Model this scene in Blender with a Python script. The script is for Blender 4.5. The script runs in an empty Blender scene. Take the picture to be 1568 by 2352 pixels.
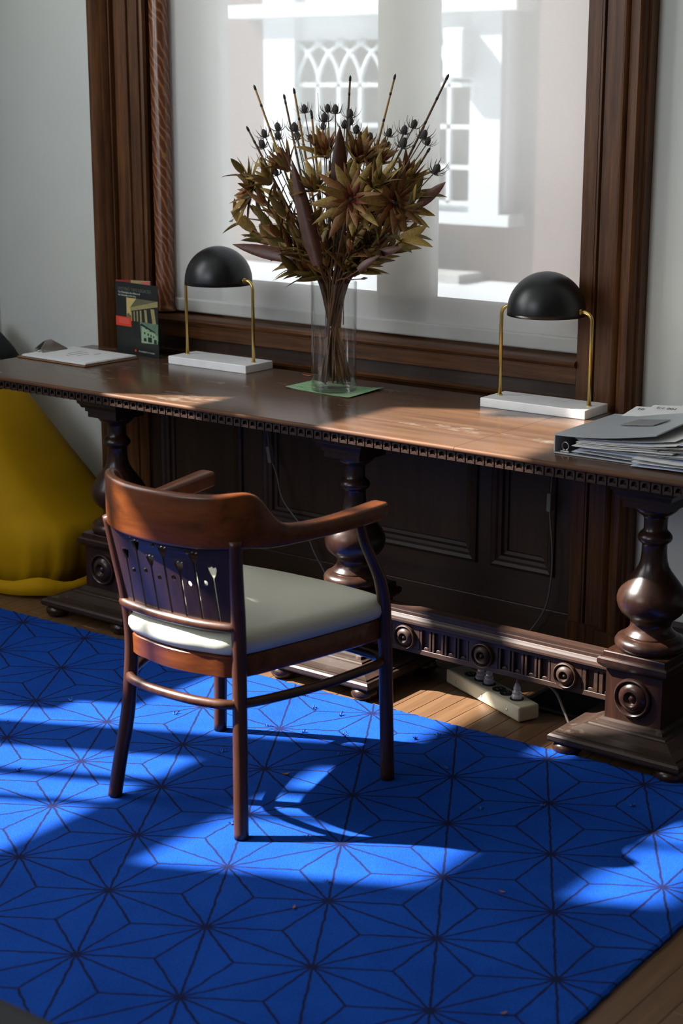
import bpy, bmesh, math, random
from mathutils import Vector, Matrix, Euler

# ------------------------------------------------------------------ camera, light, exposure
scene = bpy.context.scene
COL = scene.collection
PI = math.pi

cam_data = bpy.data.cameras.new('camera')
cam = bpy.data.objects.new('camera', cam_data)
COL.objects.link(cam)
cam.location = (2.934, -1.935, 1.615)
cam.rotation_euler = (math.radians(90 - 14.377), 0, math.radians(37.628))
cam_data.sensor_fit = 'VERTICAL'
cam_data.sensor_height = 36.0
cam_data.lens = 58.517
cam_data.clip_start = 0.05
cam_data.dof.use_dof = True
cam_data.dof.focus_distance = 4.45
cam_data.dof.aperture_fstop = 4.6
scene.camera = cam

SUN_AZ, SUN_EL = 27.5, 43.0      # direction the light travels towards (from +X to +Y), elevation
world = bpy.data.worlds.new('world'); scene.world = world
world.use_nodes = True
wn = world.node_tree.nodes; wl = world.node_tree.links
wn.clear()
bg = wn.new('ShaderNodeBackground'); wo = wn.new('ShaderNodeOutputWorld'); sky = wn.new('ShaderNodeTexSky')
sky.sky_type = 'NISHITA'
sky.sun_disc = False
sky.sun_elevation = math.radians(SUN_EL)
sky.sun_rotation = math.radians(270 - SUN_AZ)
sky.air_density = 1.0; sky.dust_density = 1.5; sky.ozone_density = 1.0
wl.new(sky.outputs[0], bg.inputs[0]); wl.new(bg.outputs[0], wo.inputs[0])
bg.inputs[1].default_value = 0.32

sun_data = bpy.data.lights.new('sun', 'SUN')
sun_data.energy = 26.0
sun_data.angle = math.radians(0.75)
sun_data.color = (1.0, 0.96, 0.90)
sun = bpy.data.objects.new('sun', sun_data); COL.objects.link(sun)
a, e = math.radians(SUN_AZ), math.radians(SUN_EL)
sun.rotation_euler = Vector((math.cos(a) * math.cos(e), math.sin(a) * math.cos(e), -math.sin(e))).to_track_quat('-Z', 'Y').to_euler()
sun.location = (-6, -3, 8)

# daylight through the tall left wall windows, plus an added rear fill
def area_light(name, loc, rot, w, h, power):
    ld = bpy.data.lights.new(name, 'AREA'); ld.shape = 'RECTANGLE'
    ld.size = w; ld.size_y = h; ld.energy = power; ld.color = (0.95, 0.98, 1.0)
    lo = bpy.data.objects.new(name, ld); COL.objects.link(lo)
    lo.location = loc; lo.rotation_euler = rot
area_light('daylight_window_a', (-1.77, -.57, 2.4), (0, -PI / 2, 0), 2.2, .66, 24)
area_light('daylight_window_b', (-1.77, .33, 2.65), (0, -PI / 2, 0), 1.7, .80, 24)
area_light('rear_fill', (-.55, -3.36, 2.7), (PI / 2, 0, 0), 2.0, 1.8, 46)  # fill light added behind the camera to lift the ambient level

vs = scene.view_settings
vs.view_transform = 'Standard'; vs.look = 'None'; vs.gamma = 1.0; vs.use_curve_mapping = False
vs.exposure = 0.08

R = random.Random(11)

# ------------------------------------------------------------------ materials
MATS = {}
def nmat(name):
    m = bpy.data.materials.new(name); m.use_nodes = True
    nt = m.node_tree; b = nt.nodes['Principled BSDF']
    MATS[name] = m
    return m, nt, b
def srgb(r, g, b):
    f = lambda c: ((c / 255) / 12.92) if c / 255 <= .04045 else (((c / 255) + .055) / 1.055) ** 2.4
    return (f(r), f(g), f(b), 1)
def noise(nt, scale, detail=4, vec=None, rough=.55):
    n = nt.nodes.new('ShaderNodeTexNoise'); n.inputs['Scale'].default_value = scale; n.inputs['Detail'].default_value = detail
    n.inputs['Roughness'].default_value = rough
    if vec is not None: nt.links.new(vec, n.inputs['Vector'])
    return n
def ramp(nt, fac, stops):
    r = nt.nodes.new('ShaderNodeValToRGB'); el = r.color_ramp.elements
    while len(el) < len(stops): el.new(.5)
    for e_, (p, c) in zip(el, stops): e_.position = p; e_.color = c
    nt.links.new(fac, r.inputs[0]); return r
def coords(nt, scale=(1, 1, 1), rot=(0, 0, 0), out='Object'):
    t = nt.nodes.new('ShaderNodeTexCoord'); mp = nt.nodes.new('ShaderNodeMapping')
    mp.inputs['Scale'].default_value = scale; mp.inputs['Rotation'].default_value = rot
    nt.links.new(t.outputs[out], mp.inputs['Vector']); return mp.outputs[0]
def bump(nt, b, height, strength=.2, dist=.002):
    bp = nt.nodes.new('ShaderNodeBump'); bp.inputs['Strength'].default_value = strength; bp.inputs['Distance'].default_value = dist
    nt.links.new(height, bp.inputs['Height']); nt.links.new(bp.outputs[0], b.inputs['Normal'])
def plain(name, col, rough=.5, metal=0, var=.08, scale=40, spec=.5, bumps=0):
    m, nt, b = nmat(name)
    n = noise(nt, scale, 3, coords(nt))
    lo = tuple(c * (1 - var) for c in col[:3]) + (1,); hi = tuple(min(1, c * (1 + var)) for c in col[:3]) + (1,)
    r = ramp(nt, n.outputs[0], [(.3, lo), (.7, hi)])
    nt.links.new(r.outputs[0], b.inputs['Base Color'])
    b.inputs['Roughness'].default_value = rough; b.inputs['Metallic'].default_value = metal
    b.inputs['Specular IOR Level'].default_value = spec
    if bumps: bump(nt, b, n.outputs[0], bumps)
    return m
def wood(name, c1, c2, c3=None, axis='x', rough=.4, fine=1.0, spec=.5, coat=0, patch=None):
    m, nt, b = nmat(name)
    sc = {'x': (.8, 14, 14), 'y': (14, .8, 14), 'z': (14, 14, .8)}[axis]
    v = coords(nt, sc)
    n1 = noise(nt, 3.2 * fine, 6, v, .6); n2 = noise(nt, 16 * fine, 4, v, .6)
    mx = nt.nodes.new('ShaderNodeMath'); mx.operation = 'MULTIPLY_ADD'
    nt.links.new(n2.outputs[0], mx.inputs[0]); mx.inputs[1].default_value = .35
    nt.links.new(n1.outputs[0], mx.inputs[2])
    r = ramp(nt, mx.outputs[0], [(.42, c1), (.85, c2)] if c3 is None else [(.42, c1), (.65, c2), (.88, c3)])
    colour = r.outputs[0]
    if patch:
        n3 = noise(nt, patch[1], 5, coords(nt, patch[3] if len(patch) > 3 else (1, 1, 1)), .65)
        pr = ramp(nt, n3.outputs[0], [(patch[2], (0, 0, 0, 1)), (patch[2] + .12, (1, 1, 1, 1))])
        mix = nt.nodes.new('ShaderNodeMix'); mix.data_type = 'RGBA'
        nt.links.new(pr.outputs[0], mix.inputs[0]); nt.links.new(colour, mix.inputs[6]); mix.inputs[7].default_value = patch[0]
        colour = mix.outputs[2]
        rr = ramp(nt, pr.outputs[0], [(0, (rough,) * 3 + (1,)), (1, (min(1, rough + .25),) * 3 + (1,))])
        nt.links.new(rr.outputs[0], b.inputs['Roughness'])
    else:
        b.inputs['Roughness'].default_value = rough
    nt.links.new(colour, b.inputs['Base Color'])
    b.inputs['Specular IOR Level'].default_value = spec
    if coat:
        b.inputs['Coat Weight'].default_value = coat; b.inputs['Coat Roughness'].default_value = .12
    bump(nt, b, n2.outputs[0], .12, .001)
    return m

plain('plaster', srgb(212, 214, 206), .85, var=.02, scale=6)
plain('room_paint', srgb(112, 104, 92), .8, var=.03, scale=5)
plain('ceiling_paint', srgb(225, 225, 220), .9, var=.02, scale=5)
OAK1, OAK2, OAK3 = srgb(46, 26, 12), srgb(80, 48, 23), srgb(108, 68, 34)
wood('oak_z', OAK1, OAK2, OAK3, 'z', .42, spec=.32)
wood('oak_x', OAK1, OAK2, OAK3, 'x', .42, spec=.32)
wood('panel_z', srgb(38, 24, 16), srgb(58, 38, 25), None, 'z', .45)
wood('panel_x', srgb(38, 24, 16), srgb(58, 38, 25), None, 'x', .45)
wood('table_dark', srgb(28, 18, 14), srgb(52, 31, 22), None, 'z', .28, spec=.4)
wood('table_dark_x', srgb(32, 21, 17), srgb(56, 37, 27), None, 'x', .5, spec=.3, patch=(srgb(110, 78, 50), 60, .72))
wood('table_base', srgb(30, 21, 16), srgb(52, 36, 27), None, 'x', .5, spec=.3, patch=(srgb(78, 66, 56), 22, .60))
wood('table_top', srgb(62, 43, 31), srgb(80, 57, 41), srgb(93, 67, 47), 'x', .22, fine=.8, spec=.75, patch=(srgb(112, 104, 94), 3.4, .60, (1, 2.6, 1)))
wood('table_edge', srgb(62, 40, 26), srgb(96, 62, 36), None, 'x', .62, spec=.2, patch=(srgb(120, 88, 58), 90, .66))
wood('chair_wood', srgb(60, 29, 11), srgb(92, 46, 17), srgb(110, 58, 22), 'x', .3, fine=.7, spec=.4)
wood('chair_leg_wood', srgb(46, 25, 16), srgb(72, 41, 24), None, 'z', .34, spec=.4)
wood('splat_ply', srgb(34, 22, 22), srgb(50, 32, 30), None, 'z', .3)
wood('floor_wood', srgb(78, 54, 36), srgb(94, 68, 46), srgb(106, 80, 56), 'y', .38, fine=.7, patch=(srgb(84, 48, 28), 7, .62))
plain('seam_gap', srgb(20, 14, 10), .9)
plain('cream_vinyl', srgb(196, 195, 178), .42, var=.02, scale=8, bumps=.05)
plain('marble', srgb(242, 242, 240), .3, var=.05, scale=14)
plain('brass', (0.62, 0.44, 0.14, 1), .3, 1, var=.06, scale=30)
plain('black_enamel', srgb(13, 15, 16), .36, var=.05)
plain('lamp_white', srgb(215, 212, 200), .5)
plain('bulb_glass', srgb(235, 232, 220), .2)
plain('black_cloth', srgb(18, 20, 22), .85, var=.15, scale=90)
plain('dark_seat', srgb(16, 16, 17), .75, var=.15, scale=60)
plain('yellow_nylon', srgb(170, 128, 0), .75, spec=.15, var=.05, scale=7, bumps=.1)
plain('white_paper', srgb(222, 222, 220), .7, var=.03)
plain('cream_paper', srgb(205, 200, 186), .75, var=.04)
plain('blue_paper', srgb(196, 204, 224), .7, var=.04)
plain('binder_grey', srgb(168, 174, 178), .32, var=.04, scale=9)
plain('binder_patch', srgb(128, 130, 130), .5, var=.1)
plain('ink', srgb(40, 42, 62), .7)
plain('steel', (0.55, 0.54, 0.50, 1), .3, 1, var=.05)
plain('hardboard', srgb(128, 92, 60), .6, var=.12, scale=60)
plain('brochure_black', srgb(30, 33, 32), .4, var=.06)
plain('print_grey', srgb(96, 98, 90), .6)
plain('print_white', srgb(200, 200, 190), .6)
plain('print_red', srgb(214, 62, 34), .5, var=.04)
plain('print_deep_red', srgb(150, 26, 22), .5)
plain('print_pink', srgb(222, 120, 110), .5)
plain('print_beige', srgb(170, 150, 98), .5, var=.12, scale=70)
plain('print_sky', srgb(196, 174, 108), .5, var=.06)
plain('print_stone', srgb(150, 140, 92), .5, var=.15, scale=90)
plain('print_roof', srgb(96, 92, 68), .5, var=.2, scale=90)
plain('print_green', srgb(92, 122, 98), .5, var=.2, scale=60)
plain('print_pale_green', srgb(142, 172, 136), .5, var=.1, scale=60)
plain('print_night', srgb(26, 30, 30), .5, var=.2, scale=60)
plain('strip_beige', srgb(170, 166, 142), .45, var=.03)
plain('outlet_black', srgb(22, 22, 24), .4)
plain('cord_grey', srgb(108, 98, 90), .5)
plain('cord_dark', srgb(96, 92, 88), .5)
plain('switch_grey', srgb(120, 116, 106), .5)
plain('vent_metal', srgb(34, 35, 37), .3, .6)
plain('lint_blue', srgb(34, 80, 156), .95)
plain('leaf_brown', srgb(134, 84, 40), .7, var=.2)
plain('leaf_red', srgb(150, 78, 48), .6, var=.2)
plain('stick_tan', srgb(150, 112, 50), .5, var=.25, scale=25)
plain('stick_brown', srgb(92, 62, 34), .55, var=.25, scale=25)
plain('stick_node', srgb(40, 32, 28), .6)
plain('thistle_grey', srgb(62, 56, 54), .8, var=.3, scale=200, bumps=.3)
plain('thistle_stem', srgb(92, 82, 70), .8)
plain('bract_olive', srgb(150, 122, 56), .6, var=.3, scale=18)
plain('bract_brown', srgb(128, 86, 40), .6, var=.3, scale=18)
plain('bract_red', srgb(126, 58, 32), .6, var=.3, scale=18)
plain('leaf_olive', srgb(112, 94, 38), .6, var=.3, scale=18)
plain('blade_maroon', srgb(82, 46, 30), .5, var=.25, scale=14)
plain('shade_rail', srgb(196, 196, 190), .6, var=.03, scale=8)
plain('out_white', srgb(196, 202, 208), .6, var=.03)
plain('out_pane', srgb(44, 48, 52), .5, var=.1, scale=3, spec=.2)
plain('out_stone', srgb(170, 172, 172), .8, var=.06, scale=2)
plain('sash_paint', srgb(214, 208, 196), .6)
plain('baseboard_dark', srgb(44, 32, 24), .5)

# green printed sheet
m, nt, b = nmat('green_print')
n = noise(nt, 16, 4, coords(nt, (1, 3, 1), (0, 0, .5)))
r = ramp(nt, n.outputs[0], [(.3, srgb(86, 140, 84)), (.5, srgb(140, 186, 128)), (.62, srgb(150, 160, 152)), (.75, srgb(120, 190, 70))])
nt.links.new(r.outputs[0], b.inputs['Base Color']); b.inputs['Roughness'].default_value = .45

# clear thin glass (no refraction): transparent body with a fresnel gloss
def clear(name, tint, gloss_rough=.02, gain=1.0):
    m = bpy.data.materials.new(name); m.use_nodes = True; nt = m.node_tree; nt.nodes.clear()
    o = nt.nodes.new('ShaderNodeOutputMaterial'); mx = nt.nodes.new('ShaderNodeMixShader')
    t = nt.nodes.new('ShaderNodeBsdfTransparent'); t.inputs[0].default_value = tint
    g = nt.nodes.new('ShaderNodeBsdfGlossy'); g.inputs['Roughness'].default_value = gloss_rough
    f0 = nt.nodes.new('ShaderNodeLayerWeight'); f0.inputs[0].default_value = .5
    f = nt.nodes.new('ShaderNodeMath'); f.operation = 'POWER'; f.inputs[1].default_value = 4.0; nt.links.new(f0.outputs['Facing'], f.inputs[0])
    mm = nt.nodes.new('ShaderNodeMath'); mm.operation = 'MULTIPLY_ADD'; mm.inputs[1].default_value = .62 * gain; mm.inputs[2].default_value = .03 * gain; mm.use_clamp = True
    nt.links.new(f.outputs[0], mm.inputs[0]); nt.links.new(mm.outputs[0], mx.inputs[0])
    nt.links.new(t.outputs[0], mx.inputs[1]); nt.links.new(g.outputs[0], mx.inputs[2]); nt.links.new(mx.outputs[0], o.inputs[0])
    MATS[name] = m
clear('vase_glass', (.978, .984, .980, 1), .015, 1.7)
clear('pane_glass', (.97, .985, .98, 1))
clear('clear_plastic', (.88, .90, .93, 1), .08, 2.5)
nt = MATS['clear_plastic'].node_tree; o_n = [q for q in nt.nodes if q.type == 'OUTPUT_MATERIAL'][0]; prev_ = o_n.inputs[0].links[0].from_socket
dfp = nt.nodes.new('ShaderNodeBsdfDiffuse'); dfp.inputs[0].default_value = (.75, .78, .85, 1); mxp = nt.nodes.new('ShaderNodeMixShader'); mxp.inputs[0].default_value = .3
nt.links.new(prev_, mxp.inputs[1]); nt.links.new(dfp.outputs[0], mxp.inputs[2]); nt.links.new(mxp.outputs[0], o_n.inputs[0])

# woven roller shade: open weave lets part of the view through, the yarn scatters daylight
m = bpy.data.materials.new('shade_cloth'); m.use_nodes = True; nt = m.node_tree; nt.nodes.clear(); MATS['shade_cloth'] = m
o = nt.nodes.new('ShaderNodeOutputMaterial'); mx = nt.nodes.new('ShaderNodeMixShader'); mx2 = nt.nodes.new('ShaderNodeMixShader')
t = nt.nodes.new('ShaderNodeBsdfTransparent'); tl = nt.nodes.new('ShaderNodeBsdfTranslucent'); df = nt.nodes.new('ShaderNodeBsdfDiffuse')
tl.inputs[0].default_value = (.74, .73, .66, 1); df.inputs[0].default_value = (.86, .855, .81, 1)
cv = coords(nt, (1, 1, 1)); nz = noise(nt, 900, 2, cv)
rp = ramp(nt, nz.outputs[0], [(.3, (.17, .17, .17, 1)), (.7, (.26, .26, .26, 1))])
mx2.inputs[0].default_value = .72
nt.links.new(tl.outputs[0], mx2.inputs[1]); nt.links.new(df.outputs[0], mx2.inputs[2])
nt.links.new(rp.outputs[0], mx.inputs[0]); nt.links.new(mx2.outputs[0], mx.inputs[1]); nt.links.new(t.outputs[0], mx.inputs[2]); nt.links.new(mx.outputs[0], o.inputs[0])

# oak column with slanting bright grain
m, nt, b = nmat('column_oak')
def nm(op, a_, b_=None, c_=None):
    q = nt.nodes.new('ShaderNodeMath'); q.operation = op
    for k_, v_ in enumerate((a_, b_, c_)):
        if v_ is None: continue
        if isinstance(v_, (int, float)): q.inputs[k_].default_value = v_
        else: nt.links.new(v_, q.inputs[k_])
    return q.outputs[0]
tcc = nt.nodes.new('ShaderNodeTexCoord'); sp = nt.nodes.new('ShaderNodeSeparateXYZ'); nt.links.new(tcc.outputs['Object'], sp.inputs[0])
nzc = noise(nt, 7, 3, tcc.outputs['Object'])
ph = nm('ADD', nm('MULTIPLY', sp.outputs[2], 24.0), nm('ADD', nm('MULTIPLY', nm('ARCTAN2', sp.outputs[1], sp.outputs[0]), 1.45), nm('MULTIPLY', nzc.outputs[0], 5.0)))
wv = nm('SINE', nm('MULTIPLY', ph, 6.2832))
r = ramp(nt, nm('MULTIPLY_ADD', wv, .5, .5), [(.0, srgb(92, 52, 32)), (.75, srgb(104, 62, 40)), (.98, srgb(150, 98, 60))])
nt.links.new(r.outputs[0], b.inputs['Base Color']); b.inputs['Roughness'].default_value = .24

# brick of the house across the yard
m, nt, b = nmat('far_brick')
bt = nt.nodes.new('ShaderNodeTexBrick'); bt.inputs['Color1'].default_value = srgb(92, 60, 54); bt.inputs['Color2'].default_value = srgb(80, 54, 50)
bt.inputs['Mortar'].default_value = srgb(98, 82, 76); bt.inputs['Scale'].default_value = 4.5
nt.links.new(coords(nt, (1, 1, 1), (PI / 2, 0, 0)), bt.inputs['Vector']); nt.links.new(bt.outputs[0], b.inputs['Base Color']); b.inputs['Roughness'].default_value = .85

# blue rug with a star lattice woven in
PITCH = .262
m, nt, b = nmat('rug_weave')
L = nt.links
tc = nt.nodes.new('ShaderNodeTexCoord')
wob = noise(nt, 38, 3, tc.outputs['Object'])
vs1 = nt.nodes.new('ShaderNodeVectorMath'); vs1.operation = 'SUBTRACT'; L.new(wob.outputs['Color'], vs1.inputs[0]); vs1.inputs[1].default_value = (.5, .5, .5)
vs2 = nt.nodes.new('ShaderNodeVectorMath'); vs2.operation = 'MULTIPLY_ADD'; L.new(vs1.outputs[0], vs2.inputs[0]); vs2.inputs[1].default_value = (.008, .008, 0); L.new(tc.outputs['Object'], vs2.inputs[2])
hx, hy = PITCH / 2, PITCH * math.sqrt(3) / 2
def wrapv(off):
    ad = nt.nodes.new('ShaderNodeVectorMath'); ad.operation = 'ADD'; L.new(vs2.outputs[0], ad.inputs[0]); ad.inputs[1].default_value = off
    wr = nt.nodes.new('ShaderNodeVectorMath'); wr.operation = 'WRAP'; L.new(ad.outputs[0], wr.inputs[0]); wr.inputs[1].default_value = (hx, hy, 1); wr.inputs[2].default_value = (-hx, -hy, -1)
    fl = nt.nodes.new('ShaderNodeVectorMath'); fl.operation = 'MULTIPLY'; L.new(wr.outputs[0], fl.inputs[0]); fl.inputs[1].default_value = (1, 1, 0)
    ln = nt.nodes.new('ShaderNodeVectorMath'); ln.operation = 'LENGTH'; L.new(fl.outputs[0], ln.inputs[0])
    return fl.outputs[0], ln.outputs['Value']
p1, l1 = wrapv((0, 0, 0)); p2, l2 = wrapv((hx, hy, 0))
def mth(op, a_, b_=None, clamp=False):
    q = nt.nodes.new('ShaderNodeMath'); q.operation = op; q.use_clamp = clamp
    for k, val in enumerate((a_, b_)):
        if val is None: continue
        if isinstance(val, (int, float)): q.inputs[k].default_value = val
        else: L.new(val, q.inputs[k])
    return q.outputs[0]
near = mth('LESS_THAN', l1, l2)
mv = nt.nodes.new('ShaderNodeMix'); mv.data_type = 'VECTOR'
L.new(near, mv.inputs[0]); L.new(p2, mv.inputs[4]); L.new(p1, mv.inputs[5])
sx = nt.nodes.new('ShaderNodeSeparateXYZ'); L.new(mv.outputs[1], sx.inputs[0])
rad = mth('MINIMUM', l1, l2)
ang = mth('ARCTAN2', sx.outputs[1], sx.outputs[0])
fold = mth('PINGPONG', ang, math.radians(15))
dist = mth('MULTIPLY', rad, mth('SINE', fold))
ink = mth('SUBTRACT', 1, mth('DIVIDE', mth('SUBTRACT', dist, .0018), .0016, True), True)
blob = mth('SUBTRACT', 1, mth('DIVIDE', mth('SUBTRACT', rad, .008), .006, True), True)
ink = mth('MAXIMUM', ink, blob)
pile = noise(nt, 420, 3, tc.outputs['Object']); big = noise(nt, 5, 4, tc.outputs['Object'])
cr = ramp(nt, mth('ADD', mth('MULTIPLY', pile.outputs[0], .6), mth('MULTIPLY', big.outputs[0], .4)), [(.34, srgb(7, 51, 130)), (.62, srgb(16, 70, 158))])
mixc = nt.nodes.new('ShaderNodeMix'); mixc.data_type = 'RGBA'
L.new(mth('MULTIPLY', ink, .88), mixc.inputs[0]); L.new(cr.outputs[0], mixc.inputs[6]); mixc.inputs[7].default_value = srgb(22, 18, 36)
L.new(mixc.outputs[2], b.inputs['Base Color']); b.inputs['Roughness'].default_value = .95; b.inputs['Specular IOR Level'].default_value = .1
bump(nt, b, pile.outputs[0], .5, .004)

# ------------------------------------------------------------------ mesh helpers
def mesh_from(name, V, F, smooth=False):
    me = bpy.data.meshes.new(name); me.from_pydata([tuple(v) for v in V], [], F); me.update()
    bm = bmesh.new(); bm.from_mesh(me); bmesh.ops.recalc_face_normals(bm, faces=bm.faces); bm.to_mesh(me); bm.free()
    if smooth: me.shade_smooth()
    return me
def link(name, me, mat, parent=None, loc=(0, 0, 0), rot=(0, 0, 0), scale=(1, 1, 1)):
    if mat and (len(me.materials) == 0): me.materials.append(MATS[mat])
    ob = bpy.data.objects.new(name, me); COL.objects.link(ob)
    ob.location = loc; ob.rotation_euler = rot; ob.scale = scale
    if parent is not None: ob.parent = parent
    return ob
def empty(name, loc, rz=0):
    ob = bpy.data.objects.new(name, None); COL.objects.link(ob); ob.location = loc; ob.rotation_euler = (0, 0, rz); ob.empty_display_size = .05
    return ob
def tag(ob, label=None, cat=None, group=None, kind=None):
    if label: ob['label'] = label
    if cat: ob['category'] = cat
    if group: ob['group'] = group
    if kind: ob['kind'] = kind
    return ob
def box_mesh(name, x0, x1, y0, y1, z0, z1, bev=0, seg=2, smooth=False):
    bm = bmesh.new()
    v = [bm.verts.new(p) for p in ((x0, y0, z0), (x1, y0, z0), (x1, y1, z0), (x0, y1, z0), (x0, y0, z1), (x1, y0, z1), (x1, y1, z1), (x0, y1, z1))]
    for f in ((3, 2, 1, 0), (4, 5, 6, 7), (0, 1, 5, 4), (1, 2, 6, 5), (2, 3, 7, 6), (3, 0, 4, 7)): bm.faces.new([v[i] for i in f])
    if bev: bmesh.ops.bevel(bm, geom=list(bm.edges), offset=bev, segments=seg, profile=.5, affect='EDGES')
    me = bpy.data.meshes.new(name); bm.to_mesh(me); bm.free()
    return me
def box(name, x0, x1, y0, y1, z0, z1, mat, parent=None, bev=0, seg=2):
    return link(name, box_mesh(name, x0, x1, y0, y1, z0, z1, bev, seg), mat, parent)
def lathe_mesh(name, prof, n=32, smooth=True):
    V, F = [], []
    for r_, z in prof:
        for k in range(n):
            t_ = 2 * PI * k / n; V.append((r_ * math.cos(t_), r_ * math.sin(t_), z))
    for i in range(len(prof) - 1):
        for k in range(n):
            k2 = (k + 1) % n; F.append((i * n + k, i * n + k2, (i + 1) * n + k2, (i + 1) * n + k))
    F.append(tuple(range(n))[::-1]); F.append(tuple((len(prof) - 1) * n + k for k in range(n)))
    me = mesh_from(name, V, F)
    if smooth: me.shade_smooth(); sharpen(me)
    return me
def sharpen(me, ang=38):
    bm = bmesh.new(); bm.from_mesh(me)
    for e_ in bm.edges:
        if len(e_.link_faces) == 2 and e_.calc_face_angle(0) > math.radians(ang): e_.smooth = False
    bm.to_mesh(me); bm.free()
def square_loft(name, prof, cham=.0):
    V, F = [], []
    for h, z in prof: V += [(-h, -h, z), (h, -h, z), (h, h, z), (-h, h, z)]
    for i in range(len(prof) - 1):
        for k in range(4):
            k2 = (k + 1) % 4; F.append((4 * i + k, 4 * i + k2, 4 * i + 4 + k2, 4 * i + 4 + k))
    F.append((3, 2, 1, 0)); q = 4 * (len(prof) - 1); F.append((q, q + 1, q + 2, q + 3))
    return mesh_from(name, V, F)
def extrude_profile(name, prof, length, axis='x', smooth=False):
    """closed 2D profile [(a, b)] swept straight along axis; x: (a,b)->(y,z); z: (a,b)->(x,y)"""
    n = len(prof); V = []
    for s in (0, length):
        for a_, b_ in prof: V.append((s, a_, b_) if axis == 'x' else (a_, b_, s))
    F = [(k, (k + 1) % n, n + (k + 1) % n, n + k) for k in range(n)] + [tuple(range(n))[::-1], tuple(range(n, 2 * n))]
    me = mesh_from(name, V, F)
    if smooth: me.shade_smooth(); sharpen(me, 35)
    return me
def catmull(pts, n=6, closed=False):
    P = [Vector(p) for p in pts]; out = []; m_ = len(P)
    rng = range(m_) if closed else range(m_ - 1)
    for i in rng:
        if closed: p0, p1_, p2_, p3 = P[i - 1], P[i], P[(i + 1) % m_], P[(i + 2) % m_]
        else: p0, p1_, p2_, p3 = P[max(i - 1, 0)], P[i], P[i + 1], P[min(i + 2, m_ - 1)]
        for k in range(n):
            t_ = k / n
            out.append(.5 * ((2 * p1_) + (p2_ - p0) * t_ + (2 * p0 - 5 * p1_ + 4 * p2_ - p3) * t_ * t_ + (3 * p1_ - p0 - 3 * p2_ + p3) * t_ ** 3))
    if not closed: out.append(P[-1].copy())
    return out
def tube_mesh(name, path, rad, n=8, closed=False, flat=None):
    """round tube along a path; rad a number or list"""
    P = [Vector(p) for p in path]; m_ = len(P); V, F = [], []
    up = Vector((0, 0, 1)); prev = None
    for i in range(m_):
        if closed: t_ = (P[(i + 1) % m_] - P[i - 1])
        else: t_ = P[min(i + 1, m_ - 1)] - P[max(i - 1, 0)]
        t_ = t_.normalized() if t_.length > 1e-9 else Vector((0, 0, 1))
        if prev is None:
            u = t_.cross(up)
            if u.length < 1e-3: u = t_.cross(Vector((1, 0, 0)))
            u.normalize()
        else:
            u = (prev - t_ * prev.dot(t_))
            u = u.normalized() if u.length > 1e-6 else t_.orthogonal().normalized()
        prev = u; w_ = t_.cross(u)
        r_ = rad[min(i, len(rad) - 1)] if isinstance(rad, (list, tuple)) else rad
        for k in range(n):
            a_ = 2 * PI * k / n; V.append(P[i] + (u * math.cos(a_) + w_ * math.sin(a_)) * r_)
    rng = m_ if closed else m_ - 1
    for i in range(rng):
        j = (i + 1) % m_
        for k in range(n):
            k2 = (k + 1) % n; F.append((i * n + k, i * n + k2, j * n + k2, j * n + k))
    if not closed: F.append(tuple(range(n))[::-1]); F.append(tuple((m_ - 1) * n + k for k in range(n)))
    me = mesh_from(name, V, F); me.shade_smooth(); return me
def ring_sweep(name, sections, smooth=True, ang=40):
    """loft of closed sections (lists of points of equal length), capped"""
    n = len(sections[0]); V = [p for s in sections for p in s]; F = []
    for i in range(len(sections) - 1):
        for k in range(n):
            k2 = (k + 1) % n; F.append((i * n + k, i * n + k2, (i + 1) * n + k2, (i + 1) * n + k))
    F.append(tuple(range(n))[::-1]); F.append(tuple((len(sections) - 1) * n + k for k in range(n)))
    me = mesh_from(name, V, F)
    if smooth: me.shade_smooth(); sharpen(me, ang)
    return me
def rrect(w_, h_, r_, seg=3):
    """rounded rectangle outline centred at 0"""
    pts = []
    for cx, cy, a0 in ((w_ / 2 - r_, h_ / 2 - r_, 0), (-w_ / 2 + r_, h_ / 2 - r_, 90), (-w_ / 2 + r_, -h_ / 2 + r_, 180), (w_ / 2 - r_, -h_ / 2 + r_, 270)):
        for k in range(seg + 1):
            t_ = math.radians(a0 + 90 * k / seg); pts.append((cx + r_ * math.cos(t_), cy + r_ * math.sin(t_)))
    return pts
def text_mesh(name, body, size, extrude=.0002, align='LEFT'):
    cu = bpy.data.curves.new(name, 'FONT'); cu.body = body; cu.size = size; cu.extrude = extrude; cu.align_x = align; cu.resolution_u = 2
    ob = bpy.data.objects.new(name + '_tmp', cu); COL.objects.link(ob)
    dg = bpy.context.evaluated_depsgraph_get(); me = bpy.data.meshes.new_from_object(ob.evaluated_get(dg)); me.name = name
    bpy.data.objects.remove(ob); bpy.data.curves.remove(cu); me.materials.clear()
    return me

# ------------------------------------------------------------------ room shell
YW = 2.15                 # plane of the window wall
XL = -1.80                # plane of the left wall
H = 4.05
X_OPEN0, X_OPEN1 = -1.042, .632
XC = -.205
fl = box('floor', XL - .1, 4.0, -3.4, YW + .1, -.10, -.014, 'floor_wood'); tag(fl, kind='structure')
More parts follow.
